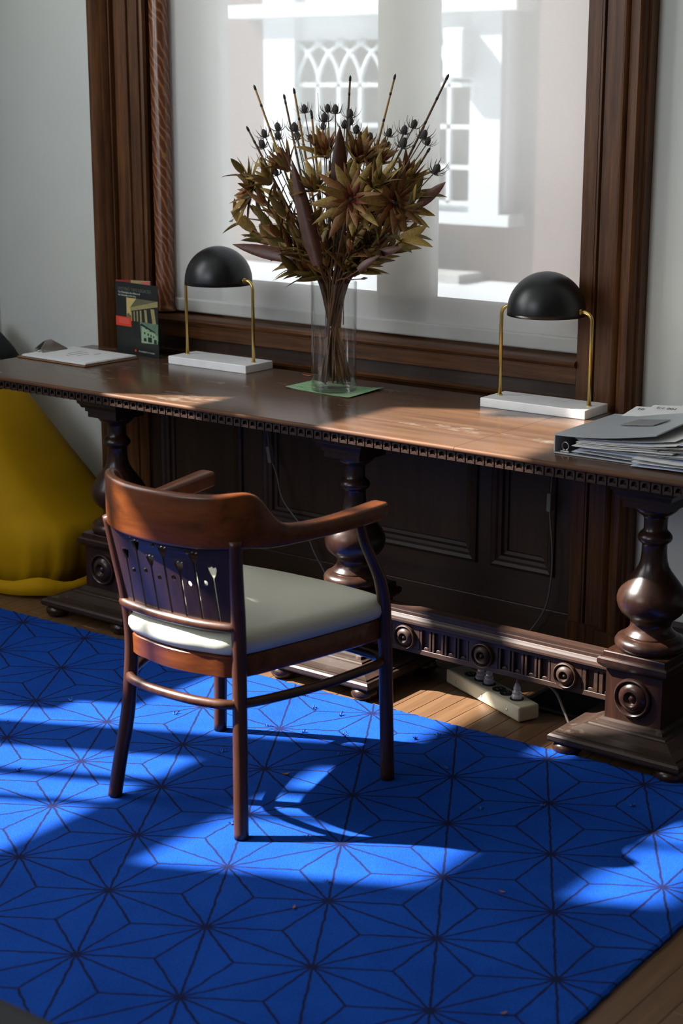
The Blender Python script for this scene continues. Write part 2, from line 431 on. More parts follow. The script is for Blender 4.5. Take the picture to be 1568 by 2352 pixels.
# strip floor: single boards, running towards the window wall
PW = .0585
lens = {}
def plank_mesh(ln):
    if ln not in lens: lens[ln] = box_mesh('plank', -PW / 2 + .0004, PW / 2 - .0004, 0, ln - .001, -.014, 0, .0009, 1)
    return lens[ln]
x = XL + PW / 2
while x < 2.62:
    y = -.35 - R.choice([0, .3, .6, .9]); first = True
    while y < YW:
        ln = R.choice([.9, 1.2, 1.5, 1.8])
        if y + ln > YW: ln = max(.3, math.floor((YW - y) * 10) / 10 if YW - y > .3 else .3)
        if y + ln > YW + .05: break
        # boards wholly under the rug are hidden
        if not (x < 1.50 and y > -1.1 and y + ln < 1.25):
            link('plank', plank_mesh(round(ln, 2)), 'floor_wood', fl, (x, y, 0))
        y += ln
    x += PW

def structure(name, me, mat): return tag(link(name, me, mat), kind='structure')
# window wall with its opening, built as four slabs in one mesh
def slabs(name, rects, mat, kind='structure'):
    bm = bmesh.new()
    for r_ in rects:
        me = box_mesh('t', *r_); bm.from_mesh(me); bpy.data.meshes.remove(me)
    me = bpy.data.meshes.new(name); bm.to_mesh(me); bm.free()
    return tag(link(name, me, mat), kind=kind)
WZ1 = 3.3
slabs('wall_back', [(XL - .1, X_OPEN0 - .02, YW, YW + .22, 0, H), (X_OPEN1 + .02, 4.0, YW, YW + .22, 0, H),
                    (X_OPEN0 - .02, X_OPEN1 + .02, YW, YW + .22, WZ1, H), (X_OPEN0 - .02, X_OPEN1 + .02, YW + .02, YW + .22, 0, .84)], 'plaster')
# left wall: two tall windows let the sun in, openings fitted to the sun patches
A0, A1, B0, B1 = -.90, -.235, -.09, .78
ZT = 3.6
slabs('wall_left', [(XL - .04, XL, -3.4, A0, 0, H), (XL - .04, XL, A1, B0, 0, H), (XL - .04, XL, B1, YW, 0, H),
                    (XL - .04, XL, A0, A1, 0, 1.2), (XL - .04, XL, A0, A1, ZT, H),
                    (XL - .04, XL, B0, B1, 0, 1.52), (XL - .04, XL, B0, B1, ZT, H)], 'plaster')
def bars(name, rects):  # unseen sash bars plus added blocks that shape the sun patches
    root = None
    for k, (y0, y1, z0, z1) in enumerate(rects):
        ob = box('sun_mask_bar' if k else name, XL - .035, XL - .005, y0, y1, z0, z1, 'sash_paint', root)
        if k == 0: root = ob; tag(ob, kind='structure')
bars('window_2', [(A0, A1, 2.28, 2.54), (A0, A1, 3.13, 3.40), (-.592, -.568, 1.2, ZT), (-.438, -.400, 1.2, ZT), (-.40, A1, 2.80, 3.13), (-.565, -.44, 3.00, 3.13)])
bars('window_3', [(B0, B1, 2.66, 2.92), (.50, B1, 2.46, 2.66), (.70, B1, 2.92, ZT), (.60, .70, 3.22, ZT), (B0, B0 + .02, 1.52, ZT), (.05, .13, 1.52, 1.70), (.13, B1, 1.52, 1.86), (B0 + .02, -.02, 3.02, ZT)])
slabs('wall_right', [(3.9, 4.0, -3.4, YW, 0, H)], 'room_paint')
slabs('wall_rear', [(XL, 3.9, -3.5, -3.4, 0, 1.8), (XL, 3.9, -3.5, -3.4, 3.6, H), (XL, -1.55, -3.5, -3.4, 1.8, 3.6), (.45, 3.9, -3.5, -3.4, 1.8, 3.6)], 'room_paint')
slabs('ceiling', [(XL - .1, 4.0, -3.5, YW + .22, H, H + .1)], 'ceiling_paint')

def baseboard(name, x0, x1):
    prof = [(YW, 0), (YW - .02, 0), (YW - .02, .12), (YW - .014, .135), (YW - .014, .150), (YW - .006, .162), (YW, .162)]
    structure(name, extrude_profile(name, prof, x1 - x0), 'baseboard_dark').location.x = x0
baseboard('baseboard_left', XL, -1.24); baseboard('baseboard_right', .835, 3.9)

# ------------------------------------------------------------------ window: casing, reveal, sill, panelling, shade, sashes
win = empty('window_1', (XC, YW, 0)); tag(win, kind='structure')
def W(name, me, mat, parent=win): return link(name, me, mat, parent)
def casing(sg):
    # d: distance outwards from window centre, f: how far it stands off the wall
    def prism(name, pts, z0, z1, mat='oak_z', parent=win, smooth=True):
        prof = [(sg * d, -f) for d, f in pts]
        me = extrude_profile(name, prof, z1 - z0, 'z', smooth); ob = W(name, me, mat, parent); ob.location.z = z0; return ob
    inner, outer = .837, 1.035
    prism('casing_board', [(inner, 0), (inner, .020), (inner + .041, .020), (inner + .041, 0)], .105, WZ1 + .2)
    prism('casing_bead', [(inner + .042, 0), (inner + .042, .016), (inner + .046, .026), (inner + .052, .026), (inner + .056, .016), (inner + .056, 0)], .105, WZ1 + .2)
    prism('casing_board', [(inner + .057, 0), (inner + .057, .020), (inner + .108, .020), (inner + .108, 0)], .105, WZ1 + .2)
    prism('backband', [(inner + .109, 0), (inner + .109, .026), (inner + .112, .036), (inner + .117, .036), (inner + .120, .028), (inner + .124, .048), (inner + .131, .056),
                       (inner + .138, .052), (inner + .141, .046), (inner + .15, .060), (inner + .165, .071), (inner + .18, .070), (inner + .19, .060), (inner + .191, .044), (outer, .040), (outer, 0)], .105, WZ1 + .2)
    # plinth blocks at the floor
    for d0, d1, f in ((inner - .004, inner + .062, .026), (inner + .062, inner + .112, .030), (inner + .112, outer + .004, .058)):
        prism('plinth_block', [(d0, 0), (d0, f), (d1, f), (d1, 0)], 0, .105, 'oak_z', win, False)
    # reveal lining
    prism('reveal_lining', [(inner, 0), (inner, -.17), (inner + .02, -.17), (inner + .02, 0)], .84, WZ1)
casing(-1); casing(1)
# slim bead and turned column in the left reveal
W('reveal_bead', extrude_profile('reveal_bead', [(-.837, 0), (-.837, -.012), (-.824, -.010), (-.822, .004), (-.828, .010), (-.837, .010)], WZ1 - .87, 'z', True), 'oak_z').location.z = .87
colm = lathe_mesh('column', [(.036, 0), (.036, .010), (.0335, .014), (.032, .022), (.0322, 1.2), (.0322, WZ1 - .88)], 28)
cob = W('column', colm, 'column_oak'); cob.location = (-.790, .034, .874)
# head board over the opening
W('head_board', box_mesh('head_board', -1.035, 1.035, -.022, 0, WZ1, WZ1 + .2), 'oak_x')
# sill, apron, ledge
sill = [(.20, .862), (-.022, .866), (-.030, .862), (-.034, .856), (-.030, .849), (-.022, .846), (-.022, .842), (.20, .842)]
ob = W('sill', extrude_profile('sill', [(a_, b_) for a_, b_ in sill], 1.674, 'x', True), 'oak_x'); ob.location.x = -.837
W('apron_board', box_mesh('apron_board', -.837, .837, -.018, .02, .797, .846, .003), 'oak_x')
W('apron_board', box_mesh('apron_board', -.837, .837, .002, .02, .752, .797), 'panel_x')
ob = W('ledge_moulding', extrude_profile('ledge_moulding', [(.02, .757), (-.016, .757), (-.022, .752), (-.018, .744), (-.006, .738), (0, .728), (.02, .728)], 1.674, 'x', True), 'oak_x'); ob.location.x = -.837
# panelling below: rails, stiles, raised mouldings and sunk panels
cells = [(-.775, -.435), (-.315, .495), (.575, .765)]
Z0p, Z1p = .235, .70
W('bottom_rail', box_mesh('bottom_rail', -.837, .837, -.004, .02, .02, Z0p), 'panel_x')
W('top_rail', box_mesh('top_rail', -.837, .837, -.004, .02, Z1p, .73), 'panel_x')
W('base_moulding', box_mesh('base_moulding', -.837, .837, -.012, .02, 0, .12, .003), 'panel_x')
edges = [-.837] + [v for c in cells for v in c] + [.837]
for k in range(0, len(edges), 2): W('stile', box_mesh('stile', edges[k], edges[k + 1], -.004, .02, Z0p, Z1p), 'panel_z')
for c0, c1 in cells:
    W('sunk_panel', box_mesh('sunk_panel', c0, c1, .012, .02, Z0p, Z1p), 'panel_z')
    fr = []
    def frame_mesh(c0, c1, z0, z1, prof):
        V, F = [], []
        for d, f in prof: V += [(c0 + d, -f, z0 + d), (c1 - d, -f, z0 + d), (c1 - d, -f, z1 - d), (c0 + d, -f, z1 - d)]
        for i in range(len(prof) - 1):
            for k in range(4):
                k2 = (k + 1) % 4; F.append((4 * i + k, 4 * i + k2, 4 * i + 4 + k2, 4 * i + 4 + k))
        return mesh_from('panel_moulding', V, F)
    W('panel_moulding', frame_mesh(c0, c1, Z0p, Z1p, [(-.016, .004), (-.014, .013), (-.006, .017), (.004, .014), (.010, .008), (.020, .006), (.024, -.004), (.034, -.006), (.036, -.012)]), 'panel_x')

# window frame behind the shade: jambs, centre post, rails, panes
FY0, FY1 = .115, .165
fr_parts = [(-.837, -.60, 'jamb'), (.038, .24, 'centre_post'), (.80, .837, 'jamb')]
for x0, x1, nm in fr_parts: W(nm, box_mesh(nm, x0, x1, FY0, FY1, .86, WZ1, .006), 'sash_paint')
W('sash_bottom_rail', box_mesh('sash_bottom_rail', -.837, .837, FY0, FY1, .86, .985, .004), 'sash_paint')
for x0, x1 in ((-.60, .038), (.24, .80)): W('pane', box_mesh('pane', x0, x1, .138, .142, .985, WZ1), 'pane_glass')

# roller shade
sh = empty('roller_shade', (XC, YW + .06, .872)); tag(sh, 'pale translucent roller shade drawn down in front of the window', 'shade')
V, F = [], []
nx, nz_ = 40, 24
for j in range(nz_ + 1):
    for i in range(nx + 1):
        u, v = i / nx, j / nz_
        V.append((-.80 + 1.635 * u, .0025 * math.sin(u * 9 + v * 2) * (1 - v * .5), .045 + v * 2.35))
for j in range(nz_):
    for i in range(nx):
        q = j * (nx + 1) + i; F.append((q, q + 1, q + nx + 2, q + nx + 1))
cl = mesh_from('cloth', V, F, True)
link('cloth', cl, 'shade_cloth', sh)
link('bottom_bar', box_mesh('bottom_bar', -.80, .835, -.009, .009, .001, .046, .006, 3), 'shade_rail', sh)
link('roller_tube', tube_mesh('roller_tube', [(-.80, .02, 2.40), (.835, .02, 2.40)], .025, 16), 'shade_rail', sh)

# ------------------------------------------------------------------ outside: yard and the house across it
gy = box('ground', -16, 8, YW + .3, 16, -.22, -.12, 'out_white'); tag(gy, kind='structure')
hs = empty('brick_house', (-6.4, 11.0, -.45)); tag(hs, 'brick house with a white gothic window seen through the shade', 'building')
def HB(name, x0, x1, y0, y1, z0, z1, mat, parent=hs, bev=0): return box(name, x0 + 6.4, x1 + 6.4, y0 - 11, y1 - 11, z0 + .45, z1 + .45, mat, parent, bev)
HB('wall', -16, 6, 11.0, 11.3, -.45, 7, 'far_brick')
bay = HB('window_surround', -7.85, -5.08, 10.86, 11.0, .45, 2.9, 'out_white')
HB('sill', -7.95, -4.98, 10.74, 11.0, .40, .50, 'out_white')
HB('cornice', -8.2, -4.9, 10.66, 11.0, 2.24, 2.36, 'out_white')
HB('basement_window', -7.2, -5.6, 10.93, 11.0, -.10, .24, 'out_pane')
HB('step', -6.2, -5.4, 10.6, 11.0, -.45, -.04, 'out_stone')
HB('buttress', -4.45, -3.9, 10.3, 11.0, -.45, 3.2, 'far_brick')
gw = HB('gothic_window', -7.42, -5.42, 10.85, 10.87, .58, 2.02, 'out_pane')
def GM(name, me): return link(name, me, 'out_white', gw)
PX = .25
for i in range(9):
    xx = -7.42 + 6.4 + i * PX
    GM('muntin', box_mesh('muntin', xx - .02, xx + .02, -.20, -.15, 1.03, 2.08))
for z in (.58, .90, 1.255, 1.62): GM('muntin', box_mesh('muntin', -1.02, .98, -.20, -.15, z + .45 - .02, z + .45 + .02))
for i in range(9):
    for s in (-1, 1):
        x0 = -1.02 + i * PX; pts = []
        for k in range(9):
            t_ = math.radians(k * 75 / 8); rr = PX * 1.6
            px_ = x0 + s * rr * (1 - math.cos(t_)); pz = 2.07 + rr * math.sin(t_)
            if -1.04 <= px_ <= 1.0: pts.append((px_, -.175, min(pz, 2.47)))
        if len(pts) > 2: GM('arch_muntin', tube_mesh('arch_muntin', pts, .022, 6))
GM('frame_post', box_mesh('frame_post', .98, 1.30, -.24, -.13, .90, 2.9)); GM('frame_post', box_mesh('frame_post', -1.40, -1.02, -.24, -.13, .90, 2.9))
GM('bracket', box_mesh('bracket', .80, 1.02, -.42, -.20, 2.12, 2.55, .02))
# ------------------------------------------------------------------ rug
RUG = .030371783
rug = empty('rug', (0, 0, 0), RUG)
tag(rug, 'large blue rug with dark star lattice lying under the armchair', 'rug')
V, F = [], []
RX0, RX1, RY0, RY1, TH = -1.10, 1.668, -1.15, 1.425, .011
def edge_pts(p, q, n, amp):
    out = []
    d = (Vector(q) - Vector(p)); nrm = Vector((-d.y, d.x)).normalized()
    for k in range(n):
        t_ = k / n; out.append(Vector(p) + d * t_ + nrm * R.uniform(-amp, amp))
    return out
loop = edge_pts((RX0, RY0), (RX1, RY0), 60, .002) + edge_pts((RX1, RY0), (RX1, RY1), 160, .002) + edge_pts((RX1, RY1), (RX0, RY1), 420, .0032) + edge_pts((RX0, RY1), (RX0, RY0), 60, .002)
n = len(loop); cx_, cy_ = (RX0 + RX1) / 2, (RY0 + RY1) / 2
for z, inset in ((0.0005, 0), (TH * .7, -.001), (TH, .006)):
    for p in loop:
        d = Vector((cx_ - p.x, cy_ - p.y)); d.normalize(); V.append((p.x + d.x * inset, p.y + d.y * inset, z))
for i in range(2):
    for k in range(n): F.append((i * n + k, i * n + (k + 1) % n, (i + 1) * n + (k + 1) % n, (i + 1) * n + k))
F.append(tuple(2 * n + k for k in range(n))); F.append(tuple(range(n))[::-1])
link('pile', mesh_from('pile', V, F), 'rug_weave', rug)
# loose tufts of wool lying on the rug
V, F = [], []
tufts = [(.38, 1.30), (.05, .55), (.62, 1.08), (.84, .66), (.36, 1.13), (.47, 1.30), (.30, 1.36), (.55, 1.20), (-.20, .75), (1.0, .52), (.75, 1.33), (.66, .62)]
for k in range(12): tufts.append((R.uniform(-.3, 1.4), R.uniform(.9, 1.4)))
for tx, ty in tufts:
    for j in range(6):
        q = len(V); a_ = R.uniform(0, 6.28); l_ = R.uniform(.004, .012); c_ = Vector((tx + R.uniform(-.006, .006), ty + R.uniform(-.006, .006), TH + .001))
        d = Vector((math.cos(a_), math.sin(a_), R.uniform(.2, .8))) * l_; s_ = Vector((-math.sin(a_), math.cos(a_), 0)) * .0022
        V += [c_ - s_, c_ + s_, c_ + d + Vector((0, 0, .001)), c_ + d * .5 + Vector((0, 0, .004))]
        F += [(q, q + 1, q + 2), (q, q + 3, q + 2), (q + 1, q + 3, q + 2), (q, q + 1, q + 3)]
tag(link('wool_tufts', mesh_from('wool_tufts', V, F), 'lint_blue', rug), kind='stuff')

# ------------------------------------------------------------------ table
TX, TY = .24, 1.62
table = empty('refectory_table', (TX, TY, 0))
tag(table, 'long carved dark wood table on three baluster pedestals under the window', 'table')
T = .745
X0, X1, Y0, Y1 = -1.245 - TX, 1.715 - TX, 1.438 - TY, 2.076 - TY
SX, SY = .685 - TX, 1.70 - TY
def top_board(x0, x1, y0, y1, front):
    prof_r = .009
    me = box_mesh('top_board', x0 + .0006, x1 - .0006, y0 + (0 if front else .0005), y1, T - .0135, T)
    bm = bmesh.new(); bm.from_mesh(me)
    if front:
        es = [e_ for e_ in bm.edges if all(abs(v.co.y - y0) < .002 for v in e_.verts) and abs(e_.verts[0].co.z - e_.verts[1].co.z) < .001]
        rv = bmesh.ops.bevel(bm, geom=es, offset=.006, segments=4, profile=.5, affect='EDGES')
        for f_ in bm.faces:
            if f_.calc_center_median().y < y0 + .0062 and f_.normal.y < -.08: f_.material_index = 1
    bm.to_mesh(me); bm.free(); me.shade_smooth(); sharpen(me, 30)
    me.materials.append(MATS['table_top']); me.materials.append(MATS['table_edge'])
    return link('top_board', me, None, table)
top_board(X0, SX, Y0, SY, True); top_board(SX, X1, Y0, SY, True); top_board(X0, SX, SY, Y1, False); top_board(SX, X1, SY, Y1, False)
# frieze: backing rails and a row of carved dentils
DF = 1.446 - TY             # front face of dentils
box('frieze_rail', X0 + .03, X1 - .03, DF + .012, DF + .03, .706, .7315, 'table_dark_x', table)
box('frieze_rail', X0 + .03, X1 - .03, Y1 - .05, Y1 - .03, .66, .7312, 'table_dark_x', table)
for xx in (X0 + .03, X1 - .05): box('frieze_rail', xx, xx + .02, DF + .03, Y1 - .05, .66, .7312, 'table_dark_x', table)
def dentil_mesh():
    """block with an arched niche and a rounded boss at its foot"""
    w_, h_, dp, nd = .0108, .0365, .014, .010
    hole = [(-.0070, .0105)]
    for k in range(7):
        t_ = PI - PI * k / 6; hole.append((.0070 * math.cos(t_), .0225 + .0085 * math.sin(t_)))
    hole += [(.0070, .0105)]
    for k in range(1, 5):
        t_ = PI * k / 5; hole.append((.0070 * math.cos(t_), .0105 + .0048 * math.sin(t_)))
    outer = []
    for (hx_, hz) in hole:
        d = Vector((hx_, hz - .018)); s = min(w_ / abs(d.x) if abs(d.x) > 1e-6 else 9, (h_ / 2) / abs(d.y) if abs(d.y) > 1e-6 else 9)
        outer.append((d.x * s, .018 + d.y * s))
    n = len(hole); V = [(a_, 0, b_) for a_, b_ in outer] + [(a_, 0, b_) for a_, b_ in hole] + [(a_ * .8, nd, .018 + (b_ - .018) * .9) for a_, b_ in hole] + [(a_, dp, b_) for a_, b_ in outer]
    F = []
    for k in range(n):
        k2 = (k + 1) % n
        F += [(k, k2, n + k2, n + k), (n + k, n + k2, 2 * n + k2, 2 * n + k), (k, k2, 3 * n + k2, 3 * n + k)]
    F.append(tuple(2 * n + k for k in range(n)))
    return mesh_from('dentil', V, F)
dm = dentil_mesh(); dm.materials.append(MATS['table_dark_x'])
fm = box_mesh('fillet', -.0009, .0009, .003, .014, 0, .0365); fm.materials.append(MATS['table_dark'])
DP = .0283
k = 0
xx = X0 + .05
while xx < X1 - .04:
    link('dentil', dm, None, table, (xx, DF, .7055), (0, 0, 0), (1.12, 1, .70))
    link('fillet', fm, None, table, (xx + DP / 2, DF, .7055), (0, 0, 0), (1, 1, .70))
    xx += DP
# pedestals
bal_prof = [(.029, .604), (.0285, .590), (.0285, .574), (.032, .568), (.036, .565), (.041, .558), (.0425, .552), (.041, .546), (.036, .541), (.032, .538), (.0305, .533), (.031, .515), (.033, .495), (.037, .480),
            (.045, .466), (.060, .446), (.075, .426), (.083, .412), (.086, .400), (.0855, .388), (.082, .375), (.075, .363), (.063, .352), (.054, .345), (.051, .338), (.050, .331), (.052, .322), (.058, .314),
            (.064, .309), (.0655, .3065), (.0655, .304), (.073, .302), (.082, .297), (.087, .289), (.087, .281), (.083, .273), (.078, .268)]
bal = lathe_mesh('pedestal', bal_prof[::-1], 40); bal.materials.append(MATS['table_dark'])
cap_prof = [(.030, .602), (.031, .606), (.040, .612), (.050, .620), (.056, .628), (.056, .632), (.060, .632)]
capr = lathe_mesh('capital_cup', cap_prof, 36); capr.materials.append(MATS['table_dark'])
capm = square_loft('capital', [(.060, .632), (.060, .648), (.066, .650), (.066, .660), (.074, .662), (.078, .672), (.083, .676), (.083, .700), (.080, .702), (.080, .7312)]); capm.materials.append(MATS['table_dark'])
blkm = square_loft('plinth_block', [(.0765, .094), (.0765, .222)]); blkm.materials.append(MATS['table_dark'])
capb = square_loft('block_cap', [(.078, .222), (.082, .224), (.090, .232), (.0945, .238), (.0945, .249), (.090, .253), (.083, .254), (.083, .266), (.081, .268)]); capb.materials.append(MATS['table_dark'])
basm = square_loft('base', [(.166, .034), (.176, .036), (.179, .041), (.179, .051), (.174, .056), (.164, .058), (.164, .061), (.156, .062), (.150, .063), (.138, .066), (.126, .072), (.114, .078), (.106, .0785), (.104, .082), (.090, .083), (.088, .090), (.080, .094)]); basm.materials.append(MATS['table_base'])
foot = lathe_mesh('bun_foot', [(.022, .001), (.031, .005), (.0365, .012), (.038, .019), (.036, .027), (.030, .033), (.026, .036)], 24); foot.materials.append(MATS['table_dark'])
def rosette_mesh(r_):
    prof = [(r_, 0), (r_ * 1.0, .006), (r_ * .97, .010), (r_ * .90, .0115), (r_ * .83, .009), (r_ * .80, .004), (r_ * .77, .004), (r_ * .72, .008), (r_ * .60, .0135), (r_ * .48, .016), (r_ * .38, .0165), (r_ * .33, .014), (r_ * .28, .008), (r_ * .22, .006), (r_ * .17, .010), (r_ * .08, .013), (r_ * .02, .0135)]
    return lathe_mesh('rosette', prof, 36)
ros_b = rosette_mesh(.050); ros_b.materials.append(MATS['table_dark'])
ros_s = rosette_mesh(.0345); ros_s.materials.append(MATS['table_dark_x'])
PEDS = (-.680, .240, 1.155)
for px_ in PEDS:
    p = link('pedestal', bal, None, table, (px_ - TX, 0, 0))
    for nm, me in (('capital_cup', capr), ('capital', capm), ('plinth_block', blkm), ('block_cap', capb), ('base', basm)): link(nm, me, None, p)
    for sx_ in (-1, 1):
        for sy_ in (-1, 1): link('bun_foot', foot, None, p, (sx_ * .142, sy_ * .142, 0))
    link('rosette', ros_b, None, p, (0, -.0765, .160), (PI / 2, 0, 0))
# stretchers: moulded board with turned bosses and sunk flutes
def stretcher(xa, xb, phase):
    ln = xb - xa
    half_ = [(.030, .197), (.035, .199), (.035, .2045), (.030, .2055), (.0285, .210), (.0255, .2145), (.0215, .2175), (.0205, .2185), (.0205, .2265), (.0165, .2275), (.0165, .236)]
    top = [(-a_, b_) for a_, b_ in half_] + half_[::-1]
    s = link('stretcher', extrude_profile('stretcher', top, ln, 'x', False), 'table_dark_x', table, (xa - TX, 0, 0))
    link('core_board', box_mesh('core_board', 0, ln, -.016, .024, .118, .197), 'table_dark_x', s)
    link('face_rail', box_mesh('face_rail', 0, ln, -.0255, -.015, .186, .197), 'table_dark_x', s)
    link('face_rail', box_mesh('face_rail', 0, ln, -.0255, -.015, .114, .128, .001, 1), 'table_dark_x', s)
    rx = [c for c in phase]
    cuts = []
    for c in rx:
        link('rosette', ros_s, None, s, (c - xa, -.0255, .1565), (PI / 2, 0, 0))
    # face panels carry the bosses, ribs stand between the flutes
    spans = []
    bounds = [xa] + [v for c in rx for v in (c - .045, c + .045)] + [xb]
    for c in rx: link('boss_panel', box_mesh('boss_panel', c - .045 - xa, c + .045 - xa, -.0255, -.015, .128, .186), 'table_dark_x', s)
    ribm = {}
    for q in range(0, len(bounds), 2):
        b0, b1 = bounds[q], bounds[q + 1]
        if b1 - b0 < .02: continue
        nfl = max(1, round((b1 - b0) / .0425)); st = (b1 - b0) / nfl
        for i in range(nfl):
            c = b0 + st * (i + .5) - xa
            wv = .011
            for sgn in (-1, 1):
                x0_, x1_ = sorted((c + sgn * wv, c + sgn * (st / 2 - .0018)))
                link('rib', box_mesh('rib', x0_, x1_, -.0255, -.015, .128, .186, .0012, 1), 'table_dark_x', s)
            link('flute_foot', lathe_mesh('flute_foot', [(.0108, 0), (.0108, .005), (.0095, .006)], 14, False), 'table_dark_x', s, (c, -.0165, .1265), (PI / 2, 0, 0))
    return s
stretcher(.317, 1.078, (.435, .686, .937)); stretcher(-.603, .163, (-.480, -.220, .040))

# ------------------------------------------------------------------ armchair
CH = (.509, .825, TH + .001); CA = math.radians(1.0)
chair = empty('armchair', CH, CA)
tag(chair, 'dark bentwood armchair with cream seat standing on the blue rug', 'chair')
rear = [(.192, -.232, 0), (.182, -.220, .09), (.170, -.205, .19), (.163, -.196, .29), (.160, -.192, .39), (.165, -.199, .49), (.175, -.215, .59), (.184, -.228, .675)]
for s in (-1, 1):
    path = catmull([(s * a_, b_, c_) for a_, b_, c_ in rear], 5)
    rr = [.0165 if p.z < .5 else .0165 - (p.z - .5) * .012 for p in path]
    link('rear_leg', tube_mesh('rear_leg', path, rr, 14), 'chair_leg_wood', chair)
    front = [(.262, .226, 0), (.258, .226, .15), (.255, .225, .30), (.255, .219, .40), (.258, .210, .455), (.262, .188, .51), (.263, .157, .56), (.262, .130, .605), (.260, .118, .640), (.258, .114, .655)]
    path = catmull([(s * a_, b_, c_) for a_, b_, c_ in front], 5)
    rr = [.0165 if p.z < .42 else max(.012, .0165 - (p.z - .42) * .022) for p in path]
    link('front_leg', tube_mesh('front_leg', path, rr, 14), 'chair_leg_wood', chair)
# crest rail and arms: one bent board
half = [(0, -.273, .770, .652, .022), (.05, -.270, .770, .652, .022), (.10, -.262, .771, .653, .022), (.145, -.247, .773, .655, .022), (.178, -.226, .777, .656, .022), (.196, -.202, .776, .655, .022),
        (.205, -.178, .764, .652, .023), (.210, -.155, .735, .648, .024), (.214, -.130, .708, .646, .026), (.219, -.100, .693, .645, .028), (.228, -.050, .686, .645, .033), (.238, .010, .684, .645, .037),
        (.247, .070, .685, .646, .041), (.254, .130, .687, .648, .044), (.258, .175, .689, .650, .046), (.259, .192, .689, .651, .044), (.259, .199, .687, .653, .038)]
full = [(-a_, b_, zt, zb, w_) for a_, b_, zt, zb, w_ in half[:0:-1]] + half
def dens(arr, n=3):
    P3 = catmull([(a_[0], a_[1], 0) for a_ in arr], n); zt = catmull([(a_[2], a_[3], a_[4]) for a_ in arr], n)
    return [(p.x, p.y, q.x, q.y, q.z) for p, q in zip(P3, zt)]
D = dens(full); secs = []
for i, (a_, b_, zt, zb, w_) in enumerate(D):
    p0 = D[max(i - 1, 0)]; p1_ = D[min(i + 1, len(D) - 1)]
    t_ = Vector((p1_[0] - p0[0], p1_[1] - p0[1], 0)).normalized(); nrm = Vector((t_.y, -t_.x, 0))
    secs.append([Vector((a_, b_, (zt + zb) / 2)) + nrm * u + Vector((0, 0, v)) for u, v in rrect(w_, zt - zb, min(.0085, w_ * .4), 3)])
link('crest_and_arms', ring_sweep('crest_and_arms', secs, True, 60), 'chair_wood', chair)
# pierced back panel
def splat():
    cu = bpy.data.curves.new('splat', 'CURVE'); cu.dimensions = '2D'; cu.fill_mode = 'BOTH'; cu.extrude = .0028
    def poly(pts):
        sp = cu.splines.new('POLY'); sp.points.add(len(pts) - 1); sp.use_cyclic_u = True
        for q, (a_, b_) in zip(sp.points, pts): q.co = (a_, b_, 0, 1)
    outl = []
    for k in range(25): outl.append((-.158 + .316 * k / 24, .462))
    for k in range(25): outl.append((.172 - .344 * k / 24, .662))
    poly(outl)
    def circ(x_, z_, r_, n=12): poly([(x_ + r_ * math.cos(2 * PI * k / n), z_ + r_ * math.sin(2 * PI * k / n)) for k in range(n)])
    for i in range(7):
        x_ = -.126 + i * .042; tall = i % 2 == 1
        zh = .630 if tall else .602
        # tulip head running into a long slit
        w_ = .0028
        poly([(x_ - w_, .478), (x_ + w_, .478), (x_ + w_, zh - .018), (x_ + .008, zh - .010), (x_ + .012, zh + .002), (x_ + .011, zh + .010), (x_ + .005, zh + .006), (x_, zh + .011), (x_ - .005, zh + .006), (x_ - .011, zh + .010), (x_ - .012, zh + .002), (x_ - .008, zh - .010), (x_ - w_, zh - .018)])
        if i < 6:
            xm = x_ + .021
            circ(xm, .570 if i % 2 else .562, .0065)
            if i % 2 == 0: circ(xm + .006 - .012 * (i // 2 % 2), .638, .0055)
    ob = bpy.data.objects.new('splat_tmp', cu); COL.objects.link(ob)
    dg = bpy.context.evaluated_depsgraph_get(); me = bpy.data.meshes.new_from_object(ob.evaluated_get(dg)); me.name = 'back_panel'
    bpy.data.objects.remove(ob); bpy.data.curves.remove(cu); me.materials.clear()
    for v in me.vertices:
        x_, z_, d = v.co.x, v.co.y, v.co.z
        yb = -.196 - (z_ - .46) * .19 - .024 * (1 - (x_ / .175) ** 2)
        v.co = (x_, yb + d, z_)
    me.update(); return me
link('back_panel', splat(), 'splat_ply', chair)
# lower back rail
path = catmull([(-.172, -.200, .472), (-.155, -.210, .471), (-.08, -.224, .470), (0, -.229, .470), (.08, -.224, .470), (.150, -.208, .471), (.163, -.198, .472)], 5)
link('back_rail', tube_mesh('back_rail', path, .0118, 12), 'chair_leg_wood', chair)
# seat frame, cushion, hoop
def plan(k, n, out=0.0):
    pts = catmull([(-.158, -.190, 0), (-.08, -.222, 0), (0, -.232, 0), (.08, -.222, 0), (.158, -.190, 0), (.200, -.060, 0), (.234, .090, 0), (.250, .190, 0), (.232, .232, 0), (.12, .250, 0), (0, .255, 0), (-.12, .250, 0), (-.232, .232, 0), (-.250, .190, 0), (-.234, .090, 0), (-.200, -.060, 0)], n, True)
    return [Vector((p.x * (1 + out / .23), p.y * (1 + out / .23), 0)) for p in pts]
def stack(name, levels):
    rings = [[p + Vector((0, 0, z)) for p in plan(0, 5, o_)] for o_, z in levels]
    return ring_sweep(name, rings, True, 45)
link('seat_frame', stack('seat_frame', [(-.004, .352), (0, .355), (.001, .399), (-.003, .403)]), 'chair_wood', chair)
link('cushion', stack('cushion', [(-.010, .402), (.003, .408), (.009, .422), (.008, .438), (-.003, .450), (-.022, .458), (-.06, .465), (-.11, .469), (-.16, .471), (-.20, .472)]), 'cream_vinyl', chair)
hoop = catmull([(-.163, -.196, .296), (-.09, -.232, .296), (0, -.240, .296), (.09, -.232, .296), (.163, -.196, .296), (.222, -.05, .297), (.250, .09, .298), (.250, .215, .298), (.15, .245, .298), (0, .25, .298), (-.15, .245, .298), (-.250, .215, .298), (-.250, .09, .298), (-.222, -.05, .297)], 5, True)
